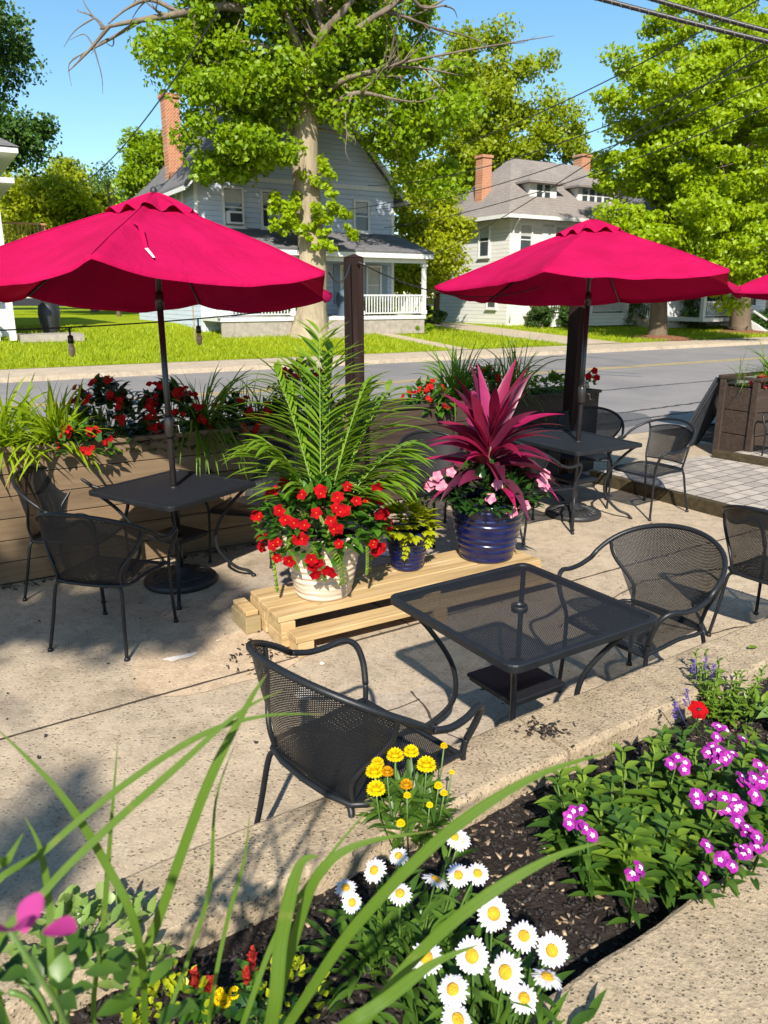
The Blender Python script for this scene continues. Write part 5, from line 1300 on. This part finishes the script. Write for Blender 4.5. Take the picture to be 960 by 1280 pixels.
simpletree('broadleaf_tree', 'darker olive tree far behind the left umbrella top', 120, 58, [(115, 265, 58, 40, 3, 38), (150, 285, 58, 45, 3, 30), (95, 300, 58, 45, 3, 28), (90, 225, 58, 16, 2, 20)], 100, 1.1, 60, .45, 'lf_olive', 46, .3)
simpletree('broadleaf_tree', 'thin leaved tree against the sky left of the blue house', 150, 46, [(150, 225, 46, 28, 2, 18), (165, 240, 46, 25, 2, 12)], 22, .6, 22, .26, 'lf_dark', 47, .12)
for i, (px, y, e) in enumerate(((-40, 70, [(-20, 290, 70, 90, 5, 60)]), (720, 75, [(720, 300, 75, 130, 6, 90)]), (980, 70, [(980, 230, 70, 150, 6, 150)]), (500, 80, [(480, 300, 80, 120, 6, 80)]), (200, 75, [(200, 320, 75, 150, 6, 60)]))):
    simpletree('broadleaf_tree', ('shadowy tree far off at the left edge', 'far tree hidden behind the grey roofed house', 'far tree filling the right edge behind the maples', 'far tree in the gap between the two houses', 'far tree low behind the left umbrella')[i], px, y, e, 120, 1.5, 50, .6, ('lf_olive', 'lf_dark', 'lf_dark', 'lf_olive', 'lf_dark')[i], 60+i, .3)
# ---- hedges and bushes
def bush(name, label, p, rx, ry, rz, ncl, per, size, m, seed, boxy=False, rz_rot=0.0):
    t = thing(name, label, 'bush' if not boxy else 'hedge', p, rz_rot, 'bushes along the houses'); rs = np.random.default_rng(seed)
    if boxy: cl = [(rs.uniform(-rx, rx), rs.uniform(-ry, ry), rs.uniform(.1, 2*rz)) for _ in range(ncl)]
    else: cl, _ = lobes([(0, 0, rz*.85, rx, ry, rz)], ncl, .3, seed)
    cl = [(c[0], c[1], max(c[2], .08)) for c in cl]
    leafcloud('leaves', cl, [min(rx, rz)*.42]*len(cl), per, size, M[m], t)
    s = MB()
    for k in range(5): s.tube([(rs.uniform(-.1, .1), rs.uniform(-.1, .1), -.1), (rs.uniform(-rx, rx)*.6, rs.uniform(-ry, ry)*.6, rz*1.3)], .03, 5)
    s.build('stems', M['bark'], t)
    return t
def H1(x, y, z=0):  # house 1 local -> world
    return H1O + UD*x + ND*y + V((0, 0, z))
H1O = V((.42, 36, 0)); H1O.z = lawn_z(H1O.dot(UD), H1O.dot(ND)) - .05
H2O = V((6.56, 42, 0)); H2O.z = lawn_z(H2O.dot(UD), H2O.dot(ND)) - .05
def gz(p): p = V(p); p.z = lawn_z(p.dot(UD), p.dot(ND)); return p
for lab, px, y, rx, ry, rz, m, bx in (('wide dark hedge left of the big trunk under the blue house', 349, 33, 1.15, .6, .62, 'lf_hedge', False), ('rounded hedge beside the dark post at the blue house porch', 466, 34, .8, .6, .62, 'lf_hedge', True), ('low leafy plants right of the blue house porch', 512, 34.5, 1.0, .5, .28, 'lf_big', False),
                            ('low dark bushes between the two houses', 535, 41, .9, .6, .45, 'lf_hedge', False), ('clipped hedge in front of the cream house, left half', 676, 40.5, .55, .5, .58, 'lf_hedge', True), ('clipped hedge in front of the cream house, right half', 704, 41.2, .55, .5, .58, 'lf_hedge', True),
                            ('dark bush left of the maple trunk', 800, 44, 1.2, .8, .85, 'lf_dark', False), ('tall dark bush between the two maple trunks', 880, 43, 1.3, .8, 1.1, 'lf_dark', False), ('dark bush beside the maple trunk', 845, 45, 1.0, .8, .7, 'lf_dark', False), ('dark bush at the far right under the maples', 952, 42, .8, .6, .6, 'lf_dark', False), ('bright red leaved bush at the corner of the blue house', 316, 33.6, .32, .3, .42, 'celosia', False)):
    p = gz(V(((px-480)/FPX*(y*CC+.45), y, 0))); bush('hedge' if bx else 'bush', lab, p, rx, ry, rz, 46, 60, .13, m, int(px), bx, STREET if bx else 0)
for lab, px, y in (('ring of reddish mulch round the maple trunk', 822, 36), ('ring of reddish mulch round the darker maple trunk', 925, 41)):
    p = basept(px, y); mb = MB(); mb.lathe([(0, .16), (.5, .13), (1.3, .05), (1.6, -.03)], (0, 0, 0), 24); o = mb.build('mulch_ring', simple('red_mulch_'+str(px), (.22, .075, .035), (.13, .05, .03), 6, .9, .8, 20, kind='World'), None, True); o.location = p; tag(o, lab, 'mulch', kind='stuff')

# ================================================================== HOUSES
def window(par, c, rx, nv, w, h, glass='glass', sill=True, bar=True, ac=False):
    """double hung window on a wall: c centre on wall, rx unit along wall, nv outward"""
    c = V(c); rx = V(rx); nv = V(nv); up = V((0, 0, 1)); f = MB(); t = .09
    Mx = Matrix((rx, nv, up)).transposed().to_4x4()
    for (ox, oz, bw, bh) in ((-w/2-t/2, 0, t, h+2*t), (w/2+t/2, 0, t, h+2*t), (0, h/2+t/2, w-.002, t), (0, -h/2-t/2, w-.002, t)):
        f.box(c + rx*ox + up*oz + nv*.03, (bw, .10, bh), M=Mx)
    o = f.build('window', M['trim'], par)
    g = MB(); g.box(c - nv*.005, (w-.002, .03, h-.002), M=Mx); g.build('pane', M[glass], o)
    if bar:
        b = MB(); b.box(c + nv*.018, (w-.004, .04, .05), M=Mx)
        b.build('meeting_rail', M['trim'], o)
        k = MB(); k.box(c + nv*.013 + up*h*.30, (w-.02, .012, h*.36), M=Mx); k.build('blind', M['curtain'], o)
    if sill: s = MB(); s.box(c + nv*.06 - up*(h/2+t+.03), (w+.3, .16, .05), M=Mx); s.build('sill', M['trim'], o)
    if ac:
        a = MB(); a.box(c + nv*.16 - up*(h*.30), (w-.06, .32, h*.36), bev=.02, M=Mx); a.build('air_conditioner', M['trim'], o)
        a = MB(); a.box(c + nv*.325 - up*(h*.30), (w-.22, .01, h*.24), M=Mx); a.build('grille', M['dark'], o)
    return o
def railing(par, a, b, h=.85, gap=.13, m='trim'):
    a = V(a); b = V(b); mb = MB(); L = (b-a).length
    mb.bar(a+V((0, 0, h)), b+V((0, 0, h)), .07, .06); mb.bar(a+V((0, 0, .10)), b+V((0, 0, .10)), .05, .05)
    n = int(L/gap)
    for i in range(1, n): p = a.lerp(b, i/n); mb.box(p+V((0, 0, .10+(h-.10)/2)), (.035, .035, h-.16))
    return mb.build('railing', M[m], par)
def slab(par, name, pts, th, m):
    """roof plane: top outline pts, thickness th downwards"""
    P = [V(p) for p in pts]; n = len(P); mb = MB(); vs = P + [p - V((0, 0, th)) for p in P]
    mb.add(vs, [tuple(range(n)), tuple(range(2*n-1, n-1, -1))] + [(i, n+i, n+(i+1) % n, (i+1) % n) for i in range(n)]); return mb.build(name, m, par)
X_, Y_ = V((1, 0, 0)), V((0, 1, 0))
# ---- pale blue house
h1 = thing('blue_house', 'pale blue clapboard house with front porch behind the big tree', 'house', H1O, STREET)
W, D, EH, RH = 9.0, 10.0, 5.95, 4.75
mb = MB(); mb.add([(-W, 0, 0), (0, 0, 0), (0, 0, EH), (-W/2, 0, EH+RH), (-W, 0, EH), (-W, D, 0), (0, D, 0), (0, D, EH), (-W/2, D, EH+RH), (-W, D, EH)],
                  [(0, 1, 2, 3, 4), (9, 8, 7, 6, 5), (1, 6, 7, 2), (5, 0, 4, 9), (2, 7, 8, 3), (3, 8, 9, 4)]); mb.build('wall', M['siding_blue'], h1)
ov = .45
for s in (0, 1):
    x0 = -W/2; x1 = (0+ov) if s == 0 else (-W-ov); ze = EH - ov*RH/(W/2)
    slab(h1, 'roof', [(x0, -ov, EH+RH+.16), (x1, -ov, ze+.16), (x1, D+ov, ze+.16), (x0, D+ov, EH+RH+.16)], .12, M['shingle_dark'])
    mb = MB(); mb.bar((x0, -ov-.025, EH+RH-.05), (x1, -ov-.025, ze-.05), .05, .26, up=V((0, -1, 0))); mb.build('barge_board', M['trim'], h1)
    mb = MB(); mb.bar((x1, -ov+.1, ze-.02), (x1, D+ov, ze-.02), .05, .16); mb.build('fascia', M['trim'], h1)
mb = MB(); mb.box((-.06, -.02, EH/2-.35), (.14, .05, EH-.9)); mb.build('corner_board', M['trim'], h1)
mb = MB(); mb.box((-W+.06, -.02, EH/2), (.14, .05, EH-.3)); mb.build('corner_board', M['trim'], h1)
for x, z, w_, h_, ac in ((-1.65, 4.85, .62, 1.15, False), (-7.45, 4.9, .72, 1.35, True), (-5.9, 4.9, .62, 1.3, False), (-4.5, 7.9, .6, 1.1, False)): window(h1, (x, 0, z), X_, -Y_, w_, h_, 'glass', ac=ac)
mb = MB(); mb.box((-W/2, -.0, EH+.05), (W-.5, .06, .16)); mb.build('frieze', M['trim'], h1)
for yy in (1.8, 5.2): window(h1, (-W, yy, 4.9), Y_, -X_, .7, 1.3)
# chimney on the left slope
mb = MB(); mb.box((-W+.45, 3.8, 7.2), (.62, .62, 4.4)); mb.box((-W+.45, 3.8, 9.44), (.76, .76, .14)); mb.build('chimney', M['brick'], h1)
# porch
pz = .72; pd = 2.25
mb = MB(); mb.box((-W/2+.15, -pd/2-.002, pz-.06), (W+.3, pd, .14)); mb.build('porch_floor', M['trim'], h1)
mb = MB(); mb.box((-W/2+.15, -pd+.1, .3), (W+.2, .1, .66)); mb.build('porch_skirt', M['stone'], h1)
slab(h1, 'porch_roof', [(-W-.3, -pd-.3, 3.32), (.45, -pd-.3, 3.32), (.12, -.003, 4.15), (-W-.1, -.003, 4.15)], .1, M['shingle_dark'])
mb = MB(); mb.box((-W/2+.08, -pd-.28, 3.13), (W+.72, .06, .18)); mb.box((-W/2+.08, -pd+.02, 2.98), (W+.3, .16, .22)); mb.build('porch_beam', M['trim'], h1)
for x in (.2, -2.9, -6.0, -9.0):
    mb = MB(); mb.box((x, -pd+.06, 1.80), (.15, .15, 2.15)); mb.box((x, -pd+.06, 2.80), (.24, .24, .12)); mb.box((x, -pd+.06, .86), (.22, .22, .16)); mb.build('porch_post', M['trim'], h1)
railing(h1, (.12, -pd+.06, pz+.02), (-2.8, -pd+.06, pz+.02), .82); railing(h1, (.2, -pd+.14, pz+.02), (.2, -.1, pz+.02), .82)
railing(h1, (-6.1, -pd+.06, pz+.02), (-8.9, -pd+.06, pz+.02), .82)
for x in (-1.05, -2.35, -6.6, -7.9):
    window(h1, (x, 0, 2.0), X_, -Y_, .62, 1.5, 'curtain', bar=True)
    for s in (-1, 1): mb = MB(); mb.box((x+s*.56, -.03, 2.0), (.30, .05, 1.62)); mb.build('shutter', M['shutter'], h1)
mb = MB(); mb.box((-4.2, -.03, 1.75), (.95, .06, 2.0)); dr = mb.build('door', M['shutter'], h1); k = MB(); k.ell((-3.85, -.08, 1.7), .04, 8, 5); k.build('handle', M['iron'], dr)
mb = MB()
for k in range(4): mb.box((-4.4, -pd-.15-.28*k, .60-.16*k-.3), (1.3, .28, .6))
mb.build('porch_steps', M['stone'], h1)
t = thing('covered_grill', 'grill under a dark blue cover on the blue house porch', 'grill', H1O + UD*-3.35 + ND*-1.7 + V((0, 0, pz+.02)), STREET)
mb = MB(); mb.lathe([(.34, 0), (.36, .3), (.40, .55), (.42, .75), (.36, .95), (.2, 1.05), (0, 1.08)], (0, 0, 0), 14); mb.build('cover', M['cover'], t, True)
# ---- cream house
h2 = thing('cream_house', 'cream painted house with grey hip roof, dormers and brick chimney', 'house', H2O, STREET)
W, D, EH = 10.5, 6.6, 5.6
mb = MB(); mb.box((W/2, D/2, EH/2), (W, D, EH)); mb.build('wall', M['siding_cream'], h2)
o_ = .65; zr_ = 9.0; e0 = EH+.02
A1, B1, C1, D1 = V((-o_, -o_, e0)), V((W+o_, -o_, e0)), V((W+o_, D+o_, e0)), V((-o_, D+o_, e0)); R0, R1 = V((2.6, D/2, zr_)), V((W-2.6, D/2, zr_))
mb = MB(); mb.add([A1, B1, C1, D1, R0, R1] + [p-V((0, 0, .12)) for p in (A1, B1, C1, D1)], [(0, 1, 5, 4), (1, 2, 5), (2, 3, 4, 5), (3, 0, 4), (0, 6, 7, 1), (1, 7, 8, 2), (2, 8, 9, 3), (3, 9, 6, 0), (9, 8, 7, 6)]); mb.build('roof', M['shingle'], h2)
mb = MB(); mb.box((W/2, -o_-.03, e0-.10), (W+2*o_+.1, .06, .18)); mb.box((-o_-.03, D/2, e0-.10), (.06, D+2*o_-.002, .18)); mb.build('gutter', M['trim'], h2)
mb = MB(); mb.box((W/2, -.03, e0-.3), (W, .05, .30)); mb.box((-.03, D/2, e0-.3), (.05, D-.1, .30)); mb.build('frieze', M['trim'], h2)
mb = MB(); mb.tube(smooth_path([(.05, -o_+.0, e0-.2), (.12, -.3, e0-.5), (.16, -.08, e0-.8), (.16, -.08, e0-2.2), (.16, -.08, .3)], 4), .05, 8); mb.build('downspout', M['trim'], h2, True)
mb = MB(); mb.box((.55, 3.1, 7.35), (.62, .62, 2.9)); mb.box((.55, 3.1, 8.85), (.74, .74, .14)); mb.build('chimney', M['brick'], h2)
mb = MB(); mb.box((W-1.9, D/2+.6, 8.9), (.7, .7, 1.5)); mb.box((W-1.9, D/2+.6, 9.68), (.82, .82, .12)); mb.build('chimney', M['brick'], h2)
for (x, w_) in ((2.7, 1.9), (6.6, 2.7)):
    y0 = .62; zb = 6.35; zt = 7.45
    mb = MB(); mb.box((x, y0+1.1, (zb-.25+zt)/2), (w_, 2.2, zt-zb+.25)); dm = mb.build('dormer', M['trim'], h2)
    a, b = V((x-w_/2-.35, y0-.35, zt)), V((x+w_/2+.35, y0-.35, zt)); c = V((x+w_/2+.35, y0+2.4, zt)); d = V((x-w_/2-.35, y0+2.4, zt)); r0, r1 = V((x, y0+.7, zt+.75)), V((x, y0+2.4, zt+.75))
    mb = MB(); mb.add([a, b, c, d, r0, r1] + [p-V((0, 0, .1)) for p in (a, b, c, d)], [(0, 1, 4), (1, 2, 5, 4), (3, 0, 4, 5), (0, 6, 7, 1), (1, 7, 8, 2), (3, 9, 6, 0), (9, 8, 7, 6)]); mb.build('dormer_roof', M['shingle'], dm)
    nw = 2 if w_ < 2 else 4
    for k in range(nw): 
        xx = x + (k-(nw-1)/2)*.56; g = MB(); g.box((xx, y0-.005, (zb+zt)/2+.08), (.36, .04, .66)); g.build('pane', M['glass'], dm)
        g = MB(); g.box((xx, y0-.02, (zb+zt)/2+.08), (.36, .03, .035)); g.build('meeting_rail', M['trim'], dm)
mb = MB(); mb.box((.9, 5.1, 6.6), (1.2, 1.1, 1.0)); mb.build('dormer', M['shingle'], h2)
for yy in (2.1, 5.4): window(h2, (0, yy, 4.45), Y_, -X_, .8, 1.5)
for xx in (1.05, 3.5, 6.0, 8.4): window(h2, (xx, 0, 4.45), X_, -Y_, .75, 1.5)
window(h2, (0, 1.3, 1.6), Y_, -X_, .7, 1.2)
for xx in (2.4, 3.0): mb = MB(); mb.box((xx, -.03, 4.45), (.4, .05, 1.6)); mb.build('shutter', M['trim'], h2)
# its porch
mb = MB(); mb.box((5.4, -1.1-.002, .62), (8.6, 2.2, .16)); mb.box((5.4, -2.14, .3), (8.5, .1, .5)); mb.build('porch_floor', M['siding_cream'], h2)
slab(h2, 'porch_roof', [(.7, -2.6, 3.1), (10.1, -2.6, 3.1), (10.0, -.003, 3.7), (.8, -.003, 3.7)], .14, M['shingle'])
for x in (1.2, 4.0, 6.8, 9.6): mb = MB(); mb.box((x, -2.05, 1.82), (.24, .24, 2.28)); mb.build('porch_post', M['trim'], h2)
railing(h2, (1.3, -2.05, .72), (3.9, -2.05, .72), .8); railing(h2, (4.1, -2.05, .72), (6.7, -2.05, .72), .8)
window(h2, (2.5, 0, 1.8), X_, -Y_, .9, 1.5); window(h2, (5.4, 0, 1.8), X_, -Y_, .9, 1.5)
mb = MB()
for k in range(4): mb.box((8.2, -2.35-.3*k, .55-.17*k-.35), (1.5, .3, .7))
mb.build('porch_steps', M['walk'], h2)
for x in (7.4, 9.0):
    mb = MB(); a, b = V((x, -2.1, 1.55)), V((x, -3.55, .85)); mb.bar(a, b, .06, .06); mb.bar(a-V((0, 0, .62)), b-V((0, 0, .62)), .05, .05); mb.box((x, -3.55, .45), (.12, .12, .9)); mb.box((x, -2.1, 1.15), (.12, .12, .95))
    for k in range(1, 9): p = a.lerp(b, k/9); mb.box(p-V((0, 0, .33)), (.035, .035, .62))
    mb.build('stair_rail', M['trim'], h2)
# ---- white house at far right, behind the maples
p = gz(V((19.2, 45, 0))); h3 = thing('white_house', 'white house glimpsed low behind the maples at the right edge', 'house', p, STREET)
mb = MB(); mb.box((1, 4, 3), (11, 8, 6)); mb.build('wall', M['siding_white'], h3)
mb = MB(); mb.add([(-4.9, -.5, 6.0), (6.9, -.5, 6.0), (6.9, 8.5, 6.0), (-4.9, 8.5, 6.0), (-2, 4, 9), (4, 4, 9)], [(0, 1, 5, 4), (1, 2, 5), (2, 3, 4, 5), (3, 0, 4), (3, 2, 1, 0)]); mb.build('roof', M['shingle_dark'], h3)
mb = MB(); mb.box((1, -1.1, .5), (10.6, 2.2, .2)); mb.build('porch_floor', M['trim'], h3); slab(h3, 'porch_roof', [(-4.6, -2.5, 2.9), (6.6, -2.5, 2.9), (6.5, -.003, 3.5), (-4.5, -.003, 3.5)], .14, M['shingle_dark'])
for x in (-4.2, -1.4, 1.4, 4.2): mb = MB(); mb.box((x, -2.05, 1.7), (.2, .2, 2.2)); mb.build('porch_post', M['trim'], h3)
railing(h3, (-4.1, -2.05, .6), (-1.5, -2.05, .6), .8); railing(h3, (1.5, -2.05, .6), (4.1, -2.05, .6), .8)
for x in (-2.8, 0, 2.8): window(h3, (x, 0, 1.9), X_, -Y_, .8, 1.4)
mb = MB(); a, b = V((-1.4, -2.2, 1.4)), V((-1.4, -3.9, .5)); mb.bar(a, b, .08, .08); mb.bar(a-V((0, 0, .7)), b-V((0, 0, .7)), .2, .3); mb.build('stair_rail', M['trim'], h3)
mb = MB()
for k in range(4): mb.box((-.6, -2.4-.32*k, .4-.14*k-.3), (1.5, .32, .6))
mb.build('porch_steps', M['walk'], h3)
# ---- house at the left edge
p = gz(V((-13.0, 27.4, 0))); h4 = thing('white_house', 'corner of a white sided house at the left edge', 'house', p, STREET)
mb = MB(); mb.box((-4, 5, 3.0), (8, 10, 6.0)); mb.build('wall', M['siding_white'], h4)
mb = MB(); mb.box((-.04, -.03, 3.0), (.18, .06, 5.9)); mb.build('corner_board', M['trim'], h4)
for z, oo in ((5.05, .55), (5.95, .75)):
    mb = MB(); mb.box((-4+oo/2, 5-oo/2, z), (8+oo, 10+oo, .16)); mb.build('eave', M['trim'], h4)
mb = MB(); mb.add([(-8, -.8, 6.06), (.8, -.8, 6.06), (.8, 10, 6.06), (-8, 10, 6.06), (-4, 4, 9), (-4, 6, 9)], [(0, 1, 4), (1, 2, 5, 4), (2, 3, 5), (3, 0, 4, 5), (3, 2, 1, 0)]); mb.build('roof', M['shingle_dark'], h4)
window(h4, (-1.6, 0, 4.0), X_, -Y_, .8, 1.4)
mb = MB(); mb.box((-4, -.9, 2.72), (8, 1.8, .14)); mb.build('porch_roof', M['shingle'], h4)
mb = MB(); mb.box((-.2, -1.6, 1.3), (.2, .2, 2.7)); mb.build('porch_post', M['trim'], h4)
mb = MB(); mb.box((.85, 2.2, 2.9), (1.6, 2.4, .22)); dk = mb.build('balcony_deck', M['deckwood'], h4)
railing(dk, (.1, 1.05, 3.0), (1.6, 1.05, 3.0), .85, .13, 'deckwood'); railing(dk, (1.6, 1.05, 3.0), (1.6, 3.3, 3.0), .85, .13, 'deckwood')
mb = MB(); mb.box((1.5, 1.15, 1.4), (.16, .16, 2.8)); mb.box((1.5, 3.2, 1.4), (.16, .16, 2.8)); mb.build('deck_post', M['deckwood'], h4)
mb = MB(); mb.box((1.0, -1.2, .0), (2.0, 1.4, .24)); mb.build('steps', M['stone'], h4)
# odds and ends on the left lawn
p = gz(V((-12.2, 28.6, 0))); t = thing('grill', 'dark covered grill beside the left house', 'grill', p); mb = MB(); mb.lathe([(.3, 0), (.34, .4), (.38, .7), (.34, 1.0), (.15, 1.15), (0, 1.18)], (0, 0, 0), 14); mb.build('cover', M['dark'], t, True)
p = gz(V((-13.1, 25.9, 0))); t = thing('garden_chair', 'red sling chair in front of the left house', 'chair', p, .4)
mb = MB(); mb.bar((-.3, 0, .42), (.3, 0, .42), .5, .04); mb.bar((0, .25, .45), (0, .5, 1.05), .5, .04, up=V((1, 0, 0))); mb.build('sling', M['redpaint'], t)
for s in (-1, 1): mb = MB(); mb.tube([(s*.3, -.25, 0), (s*.3, .28, .48), (s*.3, .5, 1.08)], .02, 6); mb.tube([(s*.3, .4, 0), (s*.3, -.2, .45)], .02, 6); mb.build('leg', M['trim'], t, True)
p = gz(V((-11.3, 41, 0))); t = thing('garden_fence', 'short pale wooden fence at the back of the left lawn', 'fence', p)
for k in range(5): mb = MB(); mb.box((k*1.3, 0, .5), (.12, .12, 1.0)); mb.build('fence_post', M['deckwood'], t)
for z in (.35, .85): mb = MB(); mb.box((2.6, -.075, z), (5.4, .03, .14)); mb.build('rail', M['trim'], t)
p = gz(V((-6.9, 28.4, 0))); mb = MB(); mb.tube([(0, 0, -.1), (0, 0, 1.5), (.01, 0, 1.52)], .022, 8); o = mb.build('garden_stake', M['pine_old']); o.location = p; tag(o, 'thin wooden stake standing in the sunny lawn', 'stake')
# ================================================================== OVERHEAD CABLES
def wire(label, pts, sag, r, name='utility_wire'):
    P = [atY(*q) for q in pts]; out = []
    for a, b in zip(P[:-1], P[1:]): out += catenary(a, b, sag, 20)
    mb = MB(); mb.tube(out, r, 6); tag(mb.build(name, M['cable'], None, True), label, 'wire', 'overhead wires')
def fat(label, a, b, r):
    A_, B_ = atY(*a), atY(*b); pts = catenary(A_, B_, .02, 40); mb = MB(); mb.tube(pts, r, 8)
    h = []; 
    for i in range(400): f = i/399; p = A_.lerp(B_, f) - V((0, 0, .02*4*f*(1-f))); an = f*170; h.append(p + V((math.cos(an)*.3, math.cos(an)*.9, math.sin(an)))*r*1.02)
    t = thing('cable_bundle', label, 'cable', (0, 0, 0), 0, 'overhead wires'); mb.build('cable', M['cable'], t, True); k = MB(); k.tube(h, r*.16, 4); k.build('lashing_wire', M['twig'], t, True)
fat('lower thick lashed cable crossing the upper right corner', (690, -18, 14), (1010, 64, 13), .036)
fat('upper thick lashed cable crossing the upper right corner', (740, -24, 14.4), (1010, 52, 13.4), .036)
fat('short thick cable at the very top right corner', (880, -24, 15), (1010, 10, 14.6), .03)
wire('thin wire from the upper centre down to the roof left of the tree', [(300, -30, 20), (105, 228, 38)], .5, .022)
for i, (a, b, s, lab) in enumerate((((1000, -30, 16), (470, 210, 34), .5, 'thin wire descending from the top right to the blue house gable'), ((1000, 52, 16), (460, 232, 35), .6, 'long thin wire running just above the grey roof'), ((1000, 22, 16), (520, 330, 36), .3, 'steep thin wire crossing in front of the grey roof dormers'),
                             ((1000, 84, 18), (470, 262, 35.2), .5, 'thin wire across the maple at mid height'), ((1000, 118, 18), (480, 285, 35.4), .4, 'lowest thin wire in front of the maple leaves'), ((330, 255, 31.5), (500, 250, 35), .3, 'thin wire along the upper wall of the blue house'))):
    wire(lab, [a, b], s, .014)

# ---- unseen tree added behind the camera, crown shaped to shade the left tables
def src(gx, gy, h): return (gx - .05*h, gy - 1.25*h, h)
B = V((-3.6, -2.2, 0)); el = []
for gx, gy, h, rx, ry, rz in ((-1.55, 4.72, 4.6, .62, .55, .35), (-2.35, 4.70, 4.7, .75, .62, .35), (-3.2, 4.6, 4.6, .7, .6, .35), (-1.35, 2.45, 4.4, .3, .22, .2), (-2.3, 2.3, 4.5, .6, .3, .3)):
    p = src(gx, gy, h); el.append((p[0]-B.x, p[1]-B.y, p[2], rx, ry, rz))
PERK = 1.6
tree('added_shade_tree', 'unseen leafy tree added behind the camera to shade the left tables', B, [(0, 0, -.1, .2), (0, 0, .4, .14), (.1, .2, 2.4, .11), (.3, .5, 4.0, .08), (.6, .7, 5.0, .03)], el, 62, .30, 40, .24, 'lf_big', 'bark', 77, 18, None, .15, .8, .4, .4)
